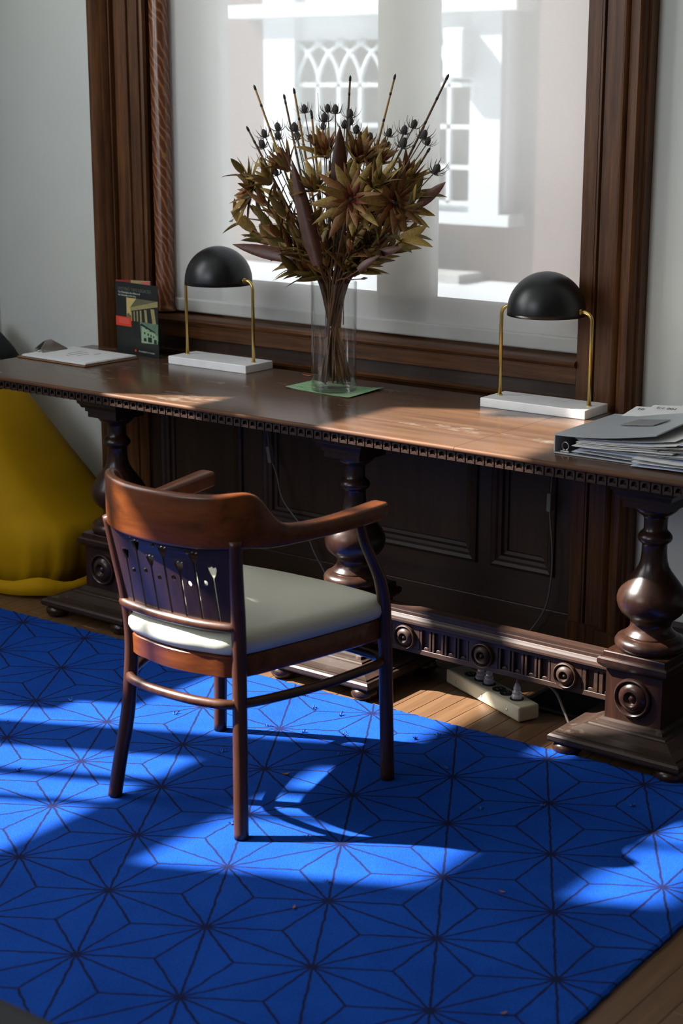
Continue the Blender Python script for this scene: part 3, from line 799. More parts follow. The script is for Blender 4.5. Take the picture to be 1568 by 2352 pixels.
link('hoop_stretcher', tube_mesh('hoop_stretcher', hoop, .0112, 12, True), 'chair_leg_wood', chair)

# ------------------------------------------------------------------ lamps
def lamp_at(loc, rz, cord, switch, label):
    root = empty('table_lamp', loc, rz); tag(root, label, 'lamp', 'black dome lamps on the table')
    link('marble_base', box_mesh('marble_base', -.165, .165, -.066, .066, 0, .0255, .0022, 2), 'marble', root)
    for s in (-1, 1):
        pts = [(s * .141, 0, .0255), (s * .141, 0, .225), (s * .141, 0, .255)]
        for k in range(1, 7):
            t_ = math.radians(90 * k / 6); pts.append((s * (.141 - .024 * (1 - math.cos(t_))), 0, .255 + .024 * math.sin(t_)))
        pts.append((s * .103, 0, .279))
        link('post', tube_mesh('post', pts, .0052, 12), 'brass', root)
        link('collar', lathe_mesh('collar', [(.0075, 0), (.0075, .003), (.006, .004)], 14), 'brass', root, (s * .141, 0, .0255))
        link('knuckle', tube_mesh('knuckle', [(s * .1085, 0, .279), (s * .102, 0, .279)], .0085, 12), 'brass', root)
    prof = []
    for k in range(15): t_ = math.radians(90 * k / 14); prof.append((.107 * math.cos(t_), .012 + .107 * math.sin(t_)))
    outer = [(.107, 0)] + prof[:-1] + [(.0008, .119)]
    inner = [(max(r_ - .002, .0006), z - (.0015 if r_ < .1 else 0)) for r_, z in outer[::-1]]
    n = 40; full_ = outer + inner; V, F = [], []
    for r_, z in full_:
        for k in range(n): V.append((r_ * math.cos(2 * PI * k / n), r_ * math.sin(2 * PI * k / n), z))
    for i in range(len(full_)):
        j = (i + 1) % len(full_)
        for k in range(n): F.append((i * n + k, i * n + (k + 1) % n, j * n + (k + 1) % n, j * n + k))
    dome = link('shade', mesh_from('shade', V, F, True), 'black_enamel', root, (0, 0, .262))
    link('socket', lathe_mesh('socket', [(.016, .015), (.018, .02), (.018, .06), (.012, .066)], 16), 'brass', dome, (0, 0, .03))
    link('bulb', lathe_mesh('bulb', [(.002, -.006), (.018, 0), (.026, .014), (.024, .03), (.014, .05), (.012, .06)], 18), 'bulb_glass', dome, (0, 0, -.0))
    inv = Matrix.Translation(Vector(loc)) @ Matrix.Rotation(rz, 4, 'Z'); inv.invert()
    path = catmull([inv @ Vector(p) for p in cord], 6)
    cd = link('cord', tube_mesh('cord', path, .0028, 8), 'cord_dark', root)
    if switch:
        c0, c1 = inv @ Vector(switch[0]), inv @ Vector(switch[1])
        d = (c1 - c0); q = d.to_track_quat('Z', 'Y').to_euler()
        sw = link('inline_switch', box_mesh('inline_switch', -.011, .011, -.007, .007, -d.length / 2, d.length / 2, .003, 2), 'switch_grey', cd, (c0 + c1) / 2, q)
    return root
STR_P = Vector((.665, 1.672, 0)); STR_A = math.radians(157)
sd = Vector((math.cos(STR_A), math.sin(STR_A), 0))
def on_strip(t_, z): p = STR_P + sd * t_; return Vector((p.x, p.y, z))
outs = [-.118, -.071, -.036, .012, .052, .098]
plug2, plug1 = on_strip(outs[3], .062), on_strip(outs[4], .062)
lamp_at((-.594, 2.006, T), 0, [(-.56, 2.070, T + .006), (-.545, 2.098, T + .004), (-.52, 2.105, .68), (-.486, 2.105, .538), (-.472, 2.105, .451), (-.446, 2.105, .392), (-.419, 2.105, .309), (-.329, 2.105, .221), (-.290, 2.105, .154), (-.241, 2.105, .083), (-.15, 2.04, .012), (.15, 1.86, .006), (.42, 1.78, .012), (plug1.x - .02, plug1.y, .10), tuple(plug1 + Vector((0, 0, .028)))],
        ((-.4775, 2.105, .482), (-.4665, 2.105, .428)), 'black dome lamp on white marble base between the brochure and the vase')
lamp_at((.606, 2.000, T), .02, [(.62, 2.066, T + .006), (.60, 2.098, T + .004), (.585, 2.105, .66), (.580, 2.105, .53), (.576, 2.105, .455), (.576, 2.105, .42), (.588, 2.105, .318), (.587, 2.105, .226), (.568, 2.105, .129), (.505, 2.100, .033), (.50, 1.95, .006), (.56, 1.80, .012), (plug2.x - .01, plug2.y + .03, .10), tuple(plug2 + Vector((0, 0, .028)))],
        ((.577, 2.105, .483), (.576, 2.105, .428)), 'black dome lamp on white marble base nearest the grey binder')

# ------------------------------------------------------------------ power strip, plugs, spare cord, floor register
ps = empty('power_strip', (STR_P.x, STR_P.y, 0), STR_A); tag(ps, 'beige power strip on the floor beneath the table stretcher', 'power strip')
link('housing', box_mesh('housing', -.175, .175, -.033, .033, .002, .044, .006, 3), 'strip_beige', ps)
for t_ in outs:
    oo = link('outlet', lathe_mesh('outlet', [(.0185, .043), (.0185, .046), (.016, .0465), (.002, .0462)], 20), 'outlet_black', ps, (t_, 0, 0))
    for s in (-1, 1): link('slot', box_mesh('slot', -.004, .004, s * .006 - .001, s * .006 + .001, .0462, .0472), 'steel', oo)
for t_ in (-.12, 0, .12): link('screw', lathe_mesh('screw', [(.004, 0), (.004, .0012), (.002, .002)], 10), 'steel', ps, (t_, .033, .022), (-PI / 2, 0, 0))
plug_m = lathe_mesh('plug', [(.014, 0), (.015, .006), (.011, .012), (.013, .016), (.009, .022), (.0105, .027), (.007, .034), (.0045, .042)], 14)
plug_m.materials.append(MATS['clear_plastic'])
for p_, lab in ((plug1, 'clear plug of a lamp cord, deeper under the table stretcher'), (plug2, 'clear plug of a lamp cord, middle one on the strip')):
    tag(link('clear_plug', plug_m, None, None, (p_.x, p_.y, .0475)), lab, 'plug', 'clear plugs in the power strip')
p3 = on_strip(outs[0], .0475)
xc = empty('extension_cord', (p3.x, p3.y, .0475)); tag(xc, 'grey cord with clear sunlit plug leading off beneath the right pedestal', 'cord')
link('plug', plug_m, None, xc)
path = catmull([Vector(q) - Vector((p3.x, p3.y, .0475)) for q in ((p3.x, p3.y, .085), (p3.x + .004, p3.y + .008, .10), (.82, 1.66, .098), (.87, 1.66, .075), (.91, 1.64, .035), (.95, 1.615, .008), (1.02, 1.60, .006), (1.12, 1.66, .006), (1.35, 1.90, .006))], 6)
link('cable', tube_mesh('cable', path, .0038, 8), 'cord_grey', xc)
vr = empty('floor_register', (.95, 1.80, 0)); tag(vr, 'black slatted floor register half hidden behind the right pedestal', 'floor register')
for nm, r_ in (('frame', (-.21, .21, -.115, -.100, .001, .007)), ('frame', (-.21, .21, .100, .115, .001, .007)), ('frame', (-.21, -.197, -.10, .10, .001, .007)), ('frame', (.197, .21, -.10, .10, .001, .007))):
    link(nm, box_mesh(nm, *r_), 'vent_metal', vr)
slm = box_mesh('slat', -.197, .197, -.0032, .0032, .0012, .0052); slm.materials.append(MATS['vent_metal'])
for i in range(17): link('slat', slm, None, vr, (0, -.092 + i * .0115, 0), (.25, 0, 0))

# ------------------------------------------------------------------ things on the table
# brochure: three folded leaves standing on edge
bA, bB, bH = Vector((-1.067, 2.018, 0)), Vector((-.845, 1.988, 0)), .238
ba = math.atan2(bB.y - bA.y, bB.x - bA.x); bw = (bB - bA).length
br = empty('brochure', (bA.x, bA.y, T), ba); tag(br, 'folded black brochure with pictures of columned buildings standing beside the clipboard', 'brochure')
link('front_leaf', box_mesh('front_leaf', 0, bw, 0, .0012, .0005, bH), 'brochure_black', br)
def leaf(name, p, q, mat, zt=bH + .004):
    d = Vector(q) - Vector(p); me = box_mesh(name, 0, d.length, 0, .0010, .0005, zt); return link(name, me, mat, br, (p[0], p[1], 0), (0, 0, math.atan2(d.y, d.x)))
leaf('middle_leaf', (0, .002), (.048, .028), 'print_deep_red'); leaf('middle_leaf', (.048, .028), (.122, .054), 'print_beige')
leaf('back_leaf', (.122, .054), (.136, .040), 'print_night'); leaf('back_leaf', (.136, .040), (.118, .018), 'print_pink')
def pr2(name, pts, mat, lift):
    V = [(u * bw, -lift, v * bH) for u, v in pts] + [(u * bw, 0, v * bH) for u, v in pts]; n = len(pts)
    F = [tuple(range(n)), tuple(range(n, 2 * n))[::-1]] + [(k, (k + 1) % n, n + (k + 1) % n, n + k) for k in range(n)]
    return link(name, mesh_from(name, V, F), mat, br)
pic = pr2('printed_sky', [(.26, .47), (1, .47), (1, .79), (.26, .79)], 'print_sky', .0003)
pr2('printed_pediment', [(.34, .655), (.50, .79), (1, .79), (1, .735), (.37, .63)], 'print_roof', .0005)
pr2('printed_entablature', [(.34, .655), (.36, .61), (1, .715), (1, .79), (.93, .775)], 'print_stone', .0006)
pr2('printed_wall', [(.36, .47), (.36, .612), (1, .715), (1, .47)], 'print_night', .0006)
for u0, u1, w_ in ((.365, .365, .025), (.43, .43, .028), (.50, .50, .032), (.575, .58, .04), (.68, .70, .055), (.83, .87, .085)):
    hh = .60 + (u0 - .36) * .16
    pr2('printed_column', [(u1, .47), (u1 + w_, .47), (u0 + w_, hh), (u0, hh)], 'print_stone', .0008)
pr2('printed_trees', [(.26, .47), (.37, .47), (.37, .53), (.31, .58), (.27, .56)], 'print_roof', .0007)
pr2('printed_photo', [(.40, .24), (1, .24), (1, .475), (.40, .475)], 'print_night', .0009)
pr2('printed_cloud_sky', [(.60, .24), (1, .24), (1, .475), (.57, .475)], 'print_green', .0011)
pr2('printed_house', [(.60, .185), (.62, .42), (.90, .345), (.98, .31), (.98, .20)], 'print_pale_green', .0013)
pr2('printed_eaves', [(.56, .43), (.62, .455), (.93, .365), (.93, .35), (.62, .425)], 'print_night', .0015)
for u, v, w_, h_ in ((.67, .315, .03, .03), (.75, .30, .03, .03), (.82, .29, .025, .03), (.88, .28, .025, .025), (.66, .215, .06, .045), (.76, .21, .09, .07), (.90, .20, .06, .06), (.70, .385, .04, .012), (.80, .36, .04, .012)):
    pr2('printed_window', [(u, v), (u + w_, v), (u + w_, v + h_), (u, v + h_)], 'print_night', .0016)
pr2('red_panel', [(0, .385), (.37, .385), (.37, .515), (0, .515)], 'print_red', .0014)
for k in range(5): pr2('small_print', [(.07, .425 + k * .016), (.33 - .02 * (k % 2), .425 + k * .016), (.33 - .02 * (k % 2), .430 + k * .016), (.07, .430 + k * .016)], 'print_pink', .0017)
for body, u, v, size, mat in (('UNITING TWO LEGACIES', .06, .885, .0155, 'print_grey'), ('The Philadelphia Art Alliance at', .065, .845, .0092, 'print_white'), ('the University of the Arts', .065, .805, .0092, 'print_white'), ('THE UNIVERSITY OF THE ARTS', .52, .052, .0062, 'print_white')):
    link('lettering', text_mesh('lettering', body, size), mat, br, (u * bw, -.0003, v * bH), (PI / 2, 0, 0))
pr2('red_emblem', [(.45 + .022 * math.cos(k * PI / 4), .062 + .018 * math.sin(k * PI / 4)) for k in range(8)], 'print_red', .0005)

# clipboard
cb = empty('clipboard', (-1.075, 1.842, T), math.radians(-2)); tag(cb, 'brown clipboard with steel clip at the left end of the table', 'clipboard')
link('board', box_mesh('board', -.165, .165, -.118, .118, .0005, .0045, .0015, 1), 'hardboard', cb)
cv = [(-.150, .0125), (-.156, .018), (-.156, .024), (-.148, .034), (-.140, .036), (-.126, .022), (-.112, .0145), (-.110, .0125), (-.113, .0130), (-.128, .0205), (-.141, .034), (-.148, .032), (-.153, .023), (-.153, .018), (-.148, .0125)]
me = extrude_profile('clip', [(b_, a_) for a_, b_ in cv], .11, 'z', True)
V = []
for v in me.vertices:
    zz, xx_, yy = .0125 + (v.co.x - .0125) * 1.5, v.co.y, v.co.z - .055
    k = 1 - .55 * max(0, (zz - .018) / .02); v.co = (xx_, yy * k, zz)
me.update(); link('clip', me, 'steel', cb)
link('clip_bar', tube_mesh('clip_bar', [(-.140, -.05, .0150), (-.140, .05, .0150)], .003, 8), 'steel', cb)
pst = empty('paper_stack', (-1.075, 1.842, T + .0048), math.radians(-2)); tag(pst, 'white paper sheets held on the brown clipboard', 'paper')
for k in range(5):
    link('sheet', box_mesh('sheet', -.148 + R.uniform(-.002, .002), .158 + R.uniform(-.004, .004), -.110 + R.uniform(-.003, .003), .112 + R.uniform(-.003, .003), .0003 + k * .0014, .0014 + k * .0014), 'white_paper', pst)
for yy, x0, x1 in ((.02, -.02, .03), (-.01, -.04, .05), (.045, .03, .06), (-.04, -.01, .06)):
    link('print_line', box_mesh('print_line', yy, yy + .004, x0, x1, .0070, .0073), 'print_grey', pst)

# green sheet under the vase
gs = empty('printed_sheet', (-.05, 1.895, T)); tag(gs, 'green printed sheet lying under the glass vase', 'paper')
V, F = [], []
cor = [(-.128, -.066), (.128, -.090), (.120, .092), (-.128, .070)]
nn = 10
for j in range(nn + 1):
    for i in range(nn + 1):
        u, v = i / nn, j / nn
        x_ = (cor[0][0] * (1 - u) + cor[1][0] * u) * (1 - v) + (cor[3][0] * (1 - u) + cor[2][0] * u) * v
        y_ = (cor[0][1] * (1 - u) + cor[1][1] * u) * (1 - v) + (cor[3][1] * (1 - u) + cor[2][1] * u) * v
        V.append((x_, y_, .0008 + .012 * max(0, u - .8) ** 1.5 * 5 * (.4 + .6 * v) + .004 * max(0, .15 - u) * 6))
m_ = len(V); V += [(a_, b_, c_ - .0006) for a_, b_, c_ in V]
for j in range(nn):
    for i in range(nn):
        q = j * (nn + 1) + i; F.append((q, q + 1, q + nn + 2, q + nn + 1)); F.append((m_ + q, m_ + q + nn + 1, m_ + q + nn + 2, m_ + q + 1))
link('sheet', mesh_from('sheet', V, F, True), 'green_print', gs)

# binder with bulging loose papers
bd = empty('ring_binder', (.92, 1.525, T), math.radians(1)); tag(bd, 'grey ring binder stuffed with loose papers at the right end of the table', 'binder')
BW, BD_ = .272, .315
link('back_cover', box_mesh('back_cover', 0, BW, 0, BD_, .001, .0045, .001, 1), 'binder_grey', bd)
link('spine', box_mesh('spine', 0, .0035, 0, BD_, .0045, .046, .001, 1), 'binder_grey', bd)
secs = []
for k in range(9):
    u = k / 8; z = .046 + .030 * u ** 1.3 - .004 * math.sin(u * PI)
    secs.append([(BW * u, 0, z), (BW * u, BD_, z + .012 * u), (BW * u, BD_, z + .012 * u + .0035), (BW * u, 0, z + .0035)])
cov = link('front_cover', ring_sweep('front_cover', secs, False), 'binder_grey', bd)
V = [(.10, .15, .0575), (.20, .13, .0722), (.215, .19, .078), (.118, .215, .063)]
link('label_patch', mesh_from('label_patch', V + [(a_, b_, c_ + .0015) for a_, b_, c_ in V], [(0, 1, 2, 3), (4, 5, 6, 7), (0, 1, 5, 4), (1, 2, 6, 5), (2, 3, 7, 6), (3, 0, 4, 7)]), 'binder_patch', cov)
for yy in (.018, .155, .29):
    rg = [(.022 + .009 * math.cos(2 * PI * k / 16), yy, .018 + .010 * math.sin(2 * PI * k / 16)) for k in range(16)]
    link('ring', tube_mesh('ring', rg, .0016, 6, True), 'steel', bd)
link('ring_plate', box_mesh('ring_plate', .014, .040, .004, .31, .0048, .009, .002, 1), 'steel', bd)
def sheet(parent, x0, x1, y0, y1, z, tilt, wav, mat, name='sheet', rz=0.0, th=.0008):
    V, F = [], []; a_n, b_n = 9, 5; ph = R.uniform(0, 6)
    for j in range(b_n + 1):
        for i in range(a_n + 1):
            u, v = i / a_n, j / b_n
            V.append((x0 + (x1 - x0) * u, y0 + (y1 - y0) * v, z + tilt * u ** 1.4 + wav * math.sin(u * 5 + ph + v * 2) * u))
    q0 = len(V); V += [(a_, b_, c_ + th) for a_, b_, c_ in V]
    for j in range(b_n):
        for i in range(a_n):
            q = j * (a_n + 1) + i; F += [(q, q + a_n + 1, q + a_n + 2, q + 1), (q0 + q, q0 + q + 1, q0 + q + a_n + 2, q0 + q + a_n + 1)]
    rim = [j * (a_n + 1) for j in range(b_n, -1, -1)] + list(range(1, a_n + 1)) + [j * (a_n + 1) + a_n for j in range(1, b_n + 1)] + [b_n * (a_n + 1) + i for i in range(a_n - 1, 0, -1)]
    for k in range(len(rim)): F.append((rim[k], rim[(k + 1) % len(rim)], q0 + rim[(k + 1) % len(rim)], q0 + rim[k]))
    return link(name, mesh_from(name, V, F, False), mat, parent, (0, 0, 0), (0, 0, rz))
ppr = empty('loose_papers', (.92, 1.525, T), math.radians(1)); tag(ppr, 'loose crumpled papers spilling out of the grey binder', 'paper')
for k in range(20):
    u = k / 19
    mt = R.choice(['white_paper', 'white_paper', 'blue_paper', 'cream_paper'])
    x0 = .048 + R.uniform(0, .03); ln = R.uniform(.21, .30) + (.05 if k % 4 == 0 else 0)
    sheet(ppr, x0, x0 + ln, .004 + R.uniform(-.006, .014) - (.010 if k % 5 == 0 else 0), .30 + R.uniform(-.01, .02), .011 + u * .030, -.004 + u * .026, .0025, mt, 'sheet', R.uniform(-.03, .02))
for k in range(6): sheet(ppr, .22, .50, -.035 + k * .012, .20, .004 + k * .008, R.uniform(0, .012), .004, R.choice(['white_paper', 'cream_paper', 'blue_paper']), 'sheet', R.uniform(-.06, .06))
for k, (x0, x1, y1) in enumerate(((.03, .12, .385), (.08, .20, .40), (.15, .34, .47), (.22, .45, .45))):
    so = sheet(ppr, x0, x1, .22, y1, .040 + .085 * x0, .085 * (x1 - x0), .001, 'white_paper', 'sheet', .02 * (k % 2)); so.rotation_euler.x = .14; so.location.z = -.0335
for body, px_, py_, pz_ in (('100 1/2', .152, .366, .0722), ('02', .066, .354, .0645)):
    link('handwriting', text_mesh('handwriting', body, .019), 'ink', ppr, (px_, py_, pz_), (math.radians(-8), math.radians(2), PI))

# dry leaf on the table, leaf scraps on the rug
def dry_leaf(name, loc, s, rz, label, mat='leaf_red', group=None):
    pts = [(-1, 0, .25), (-.5, .32, .12), (0, .4, .05), (.55, .26, .10), (1, 0, .28), (.5, -.22, .05), (0, -.3, .0), (-.5, -.24, .06)]
    V = [(0, 0, .04)] + list(pts); V = [(a_ * s, b_ * s, c_ * s + .0004) for a_, b_, c_ in V]; n0 = len(V)
    V += [(a_, b_, c_ + .0006) for a_, b_, c_ in V]; F = []
    for k in range(8):
        a_, b_ = 1 + k, 1 + (k + 1) % 8; F += [(0, b_, a_), (n0, n0 + a_, n0 + b_), (a_, b_, n0 + b_, n0 + a_)]
    o_ = link(name, mesh_from(name, V, F), mat, None, loc, (0, 0, rz)); tag(o_, label, 'leaf', group)
dry_leaf('dry_leaf', (-.252, 2.03, T + .0005), .021, .4, 'curled reddish dry leaf on the table behind the vase')
dry_leaf('leaf_scrap', (.560, .925, .0135), .011, .8, 'brown leaf scrap on the rug beneath the chair', 'leaf_brown')
dry_leaf('leaf_scrap', (1.000, .418, .0135), .008, 2.0, 'small pale leaf scrap on the shaded rug in front of the chair', 'leaf_brown')
dry_leaf('leaf_scrap', (1.295, .73, .0135), .007, .2, 'small pale leaf scrap on the rug toward its right edge', 'leaf_brown')
dry_leaf('leaf_scrap', (1.665 - .12, .34, .0135), .008, 1.2, 'small pale leaf scrap close to the rug right corner', 'leaf_brown')

# ------------------------------------------------------------------ vase and dried flowers
VX, VY = -.038, 1.884
VZ = T + .0016
va = empty('glass_vase', (VX, VY, VZ)); tag(va, 'tall clear glass cylinder vase holding the dried flowers', 'vase')
def glass_wall():
    ro, ri, h = .067, .0635, .318
    pr_ = [(.060, 0), (.065, .001), (ro, .004), (ro, h - .001), (ro - .0015, h), (ri, h - .001), (ri, .014), (.055, .012), (.01, .011)]
    return lathe_mesh('glass_wall', pr_, 48)
link('glass_wall', glass_wall(), 'vase_glass', va)
THISTLE = [(-0.32, 1.917, 1.468), (-0.351, 1.943, 1.436), (-0.3, 1.955, 1.487), (-0.326, 1.987, 1.461), (-0.301, 1.943, 1.427), (-0.385, 1.983, 1.384), (-0.167, 1.786, 1.366), (-0.177, 1.882, 1.488), (-0.254, 1.988, 1.462), (-0.174, 1.923, 1.539), (-0.197, 1.978, 1.457), (0.003, 1.805, 1.544), (-0.031, 1.883, 1.539), (-0.031, 1.834, 1.517), (-0.088, 1.9, 1.494), (-0.016, 1.906, 1.498), (0.097, 1.783, 1.531), (0.064, 1.828, 1.51), (0.075, 1.841, 1.487), (-0.019, 1.982, 1.467), (0.041, 1.948, 1.462), (0.204, 1.815, 1.482), (0.097, 1.955, 1.439), (0.257, 1.811, 1.49), (0.214, 1.916, 1.502), (0.256, 1.808, 1.455), (0.343, 1.78, 1.48), (0.221, 1.972, 1.455), (0.351, 1.826, 1.389), (0.129, 1.827, 1.401)]
STICK = [(-0.3, 1.85, 1.608), (-0.286, 1.8, 1.493), (-0.256, 1.93, 1.582), (-0.129, 1.82, 1.599), (-0.007, 1.92, 1.633), (0.126, 1.95, 1.637), (0.35, 1.88, 1.636), (-0.187, 2.0, 1.594), (0.32, 1.84, 1.446), (-0.035, 1.78, 1.54)]
PROTEA = [(0.15, 1.72, 1.316), (0.249, 1.8, 1.305), (-0.357, 1.86, 1.316), (-0.155, 1.8, 1.401), (-0.036, 1.84, 1.44), (0.118, 1.8, 1.431), (0.122, 1.88, 1.419), (0.239, 1.86, 1.373), (-0.014, 1.76, 1.351), (-0.207, 1.78, 1.363), (0.205, 1.76, 1.368)]
BLADE = [((0.012, 1.74, 1.147), (-0.07, 1.74, 1.405)), ((0.074, 1.76, 1.318), (0.077, 1.76, 1.502)), ((0.197, 1.84, 1.337), (0.222, 1.84, 1.396)), ((-0.15, 1.82, 1.131), (-0.332, 1.82, 1.144)), ((0.182, 1.8, 1.161), (0.278, 1.8, 1.185)), ((0.305, 1.83, 1.305), (0.394, 1.83, 1.368)), ((0.134, 1.78, 1.119), (0.191, 1.78, 1.159)), ((-0.084, 1.8, 1.245), (-0.107, 1.8, 1.365))]
SPRAY = [(-0.402, 1.956, 1.183), (-0.329, 1.932, 1.163), (-0.137, 1.804, 1.106), (-0.468, 1.952, 1.223), (-0.358, 1.859, 1.365), (0.226, 1.889, 1.208), (0.277, 1.785, 1.209), (0.115, 1.947, 1.231), (-0.035, 1.892, 1.241), (-0.009, 1.953, 1.167), (-0.194, 1.937, 1.28), (0.149, 1.806, 1.278), (0.296, 1.819, 1.323), (-0.206, 1.777, 1.288), (-0.128, 1.772, 1.254)]
SPRAY += [(-0.177, 1.794, 1.307), (-0.246, 1.971, 1.315), (-0.012, 1.77, 1.25), (-0.048, 1.909, 1.306), (0.148, 1.76, 1.258), (0.176, 1.799, 1.293), (0.114, 1.98, 1.243), (-0.076, 1.79, 1.189), (-0.073, 1.894, 1.173), (0.127, 1.85, 1.214), (-0.287, 1.849, 1.242), (0.039, 1.859, 1.367), (-0.159, 1.786, 1.195), (0.178, 1.939, 1.257)]
RF = random.Random(3)
def stem_path(tip, straight=True, low=None):
    """path from the foot in the vase through the mouth to the tip (world coordinates)"""
    tip = Vector(tip); d = Vector((tip.x - VX, tip.y - VY)); L_ = d.length or 1; d /= L_
    mo = min(.046, L_ * .26) * RF.uniform(.5, 1); a_ = RF.uniform(-.7, .7)
    mouth = Vector((VX + d.x * mo - d.y * a_ * .02, VY + d.y * mo + d.x * a_ * .02, T + .312))
    fr_ = RF.uniform(.01, .05); fa = RF.uniform(-1, 1)
    foot_ = Vector((VX - d.x * fr_ - d.y * fa * .03, VY - d.y * fr_ + d.x * fa * .03, T + RF.uniform(.018, .05) if low is None else low))
    off = Vector((foot_.x - VX, foot_.y - VY))
    if off.length > .052: off *= .052 / off.length; foot_.x, foot_.y = VX + off.x, VY + off.y
    mid = mouth.lerp(tip, .5); 
    if not straight: mid = mid + Vector((0, 0, .02))
    return catmull([foot_, foot_.lerp(mouth, .5), mouth, mid, tip], 4)
def petal_mesh(name, ln, w_, curl, cup=.25, seg=6):
    V, F = [], []
    for sidez in (0, 1):
        for i in range(seg + 1):
            t_ = i / seg; ww = w_ * (math.sin(PI * min(1, .12 + .88 * t_) ** .8) ** .75 if t_ < 1 else .02) * .5
            z0 = curl * ln * t_ * t_
            for c in (-1, 0, 1):
                V.append((ln * t_, c * ww, z0 + (abs(c) * ww * cup * 1.0) - sidez * (.0008 if c == 0 else .0003)))
    m_ = (seg + 1) * 3
    for s in (0, m_):
        for i in range(seg):
            for c in range(2):
                q = s + i * 3 + c; F.append((q, q + 1, q + 4, q + 3) if s == 0 else (q, q + 3, q + 4, q + 1))
    for i in range(seg):
        F.append((i * 3, i * 3 + 3, m_ + i * 3 + 3, m_ + i * 3)); F.append((i * 3 + 2, m_ + i * 3 + 2, m_ + i * 3 + 5, i * 3 + 5))
    me = mesh_from(name, V, F); me.shade_smooth(); return me
PET = {}
for mt in ('bract_olive', 'bract_brown', 'bract_red', 'leaf_olive', 'blade_maroon'):
    PET[mt] = []
    for v in range(4):
        me = petal_mesh('bract', 1.0, .30 - .03 * v, (-.18, .05, .2, -.32)[v], .35); me.materials.append(MATS[mt]); PET[mt].append(me)
def put_leaf(name, parent, origin, base, direction, normal, ln, wd, mt):
    """leaf with x along direction and z along normal, placed in parent space (parent at origin, unrotated)"""
    x_ = Vector(direction).normalized(); z_ = Vector(normal); z_ = (z_ - x_ * z_.dot(x_))
    z_ = z_.normalized() if z_.length > 1e-4 else x_.orthogonal().normalized()
    y_ = z_.cross(x_); rot = Matrix((x_, y_, z_)).transposed().to_euler()
    return link(name, RF.choice(PET[mt]), None, parent, Vector(base) - Vector(origin), rot, (ln, ln * wd, ln))
def rel(path, o_): return [p - Vector(o_) for p in path]
# sticks with dark nodes
def side(p): return 'left' if p[0] < -.12 else ('right' if p[0] > .2 else 'middle')
for i, tp in enumerate(STICK):
    path = stem_path(tp); o_ = path[0].copy(); n = len(path)
    thin = i in (7,)
    ro = empty('horsetail_stick', o_)
    lab = ['long dried jointed stick leaning farthest left and highest on that side', 'short jointed stick at the far left of the bouquet', 'dark tipped jointed stick, left of centre, second of three close together', 'jointed stick with broken top, left of centre of the bouquet', 'upright jointed stick at the centre top of the bouquet', 'pale yellow jointed stick right of centre, tip against the centre post', 'long dark jointed stick leaning farthest right', 'hair thin upright stalk behind the bouquet centre', 'short jointed stick low on the right of the bouquet', 'brown jointed stick with blunt top near the bouquet front'][i]
    tag(ro, lab, 'stick', 'jointed sticks in the vase')
    r0 = .0012 if thin else .0052
    rr = [r0 * (1 - .45 * k / (n - 1)) for k in range(n)]
    link('stalk', tube_mesh('stalk', rel(path, o_), rr, 8), 'stick_tan' if i in (0, 3, 5, 9) else 'stick_brown', ro)
    if not thin:
        tot = 0; step = .075
        for k in range(1, n):
            seg = (path[k] - path[k - 1]).length
            while tot + seg > step:
                f_ = (step - tot) / seg; p_ = path[k - 1].lerp(path[k], f_); d_ = (path[k] - path[k - 1]).normalized()
                r_ = rr[k] * 1.22
                link('node', tube_mesh('node', [p_ - d_ * .004 - o_, p_ + d_ * .004 - o_], r_, 8), 'stick_node', ro)
                tot -= 0; step += .075
            tot += seg
        d_ = (path[-1] - path[-2]).normalized()
        link('tip', tube_mesh('tip', [path[-1] - d_ * .006 - o_, path[-1] + d_ * .004 - o_, path[-1] + d_ * .010 - o_], [rr[-1] * 1.3, rr[-1] * 1.3, .0006], 8), 'stick_node', ro)
# thistles
head_m = lathe_mesh('seed_head', [(.002, -.010), (.0062, -.0075), (.0086, -.002), (.0084, .004), (.0062, .009), (.0026, .0125), (.0007, .0135)], 14); head_m.materials.append(MATS['thistle_grey'])
def bract_ring():
    V, F = [], []
    for k in range(11):
        a_ = 2 * PI * k / 11 + RF.uniform(-.15, .15); d = Vector((math.cos(a_), math.sin(a_), 0)); t_ = Vector((-math.sin(a_), math.cos(a_), 0))
        pts = []
        ln = RF.uniform(.018, .030)
        for j in range(5):
            u = j / 4; pts.append(d * (.005 + ln * math.sin(u * 1.35)) + Vector((0, 0, -.010 + .026 * u * u * RF.uniform(.8, 1.1))))
        for j, p_ in enumerate(pts):
            w_ = .0021 * (1 - j / 4) + .0004; V += [p_ - t_ * w_, p_ + t_ * w_, p_ + Vector((0, 0, .0007))]
        q0 = len(V) - 15
        for j in range(4):
            for c in range(3): F.append((q0 + 3 * j + c, q0 + 3 * j + (c + 1) % 3, q0 + 3 * j + 3 + (c + 1) % 3, q0 + 3 * j + 3 + c))
    return mesh_from('bract_ring', V, F)
rings = [bract_ring() for _ in range(4)]
for me in rings: me.materials.append(MATS['thistle_stem'])
TLAB = {28: 'lone grey thistle low at the far right of the bouquet', 9: 'grey thistle highest on the left of the bouquet top', 11: 'left of two grey thistles side by side highest at the bouquet top', 12: 'right of two grey thistles side by side highest at the bouquet top', 24: 'grey thistle highest on the right side, before the long dark stick', 23: 'grey thistle just left of the long right stick', 5: 'grey thistle lowest on the far left above the rosette', 6: 'grey thistle low in front of the maroon strap leaf', 1: 'grey thistle farthest left of the bouquet', 0: 'grey thistle just above the farthest left one', 29: 'grey thistle low behind the big central rosette', 20: 'grey thistle alone right of the centre stick cluster', 21: 'grey thistle touching the pale yellow stick'}
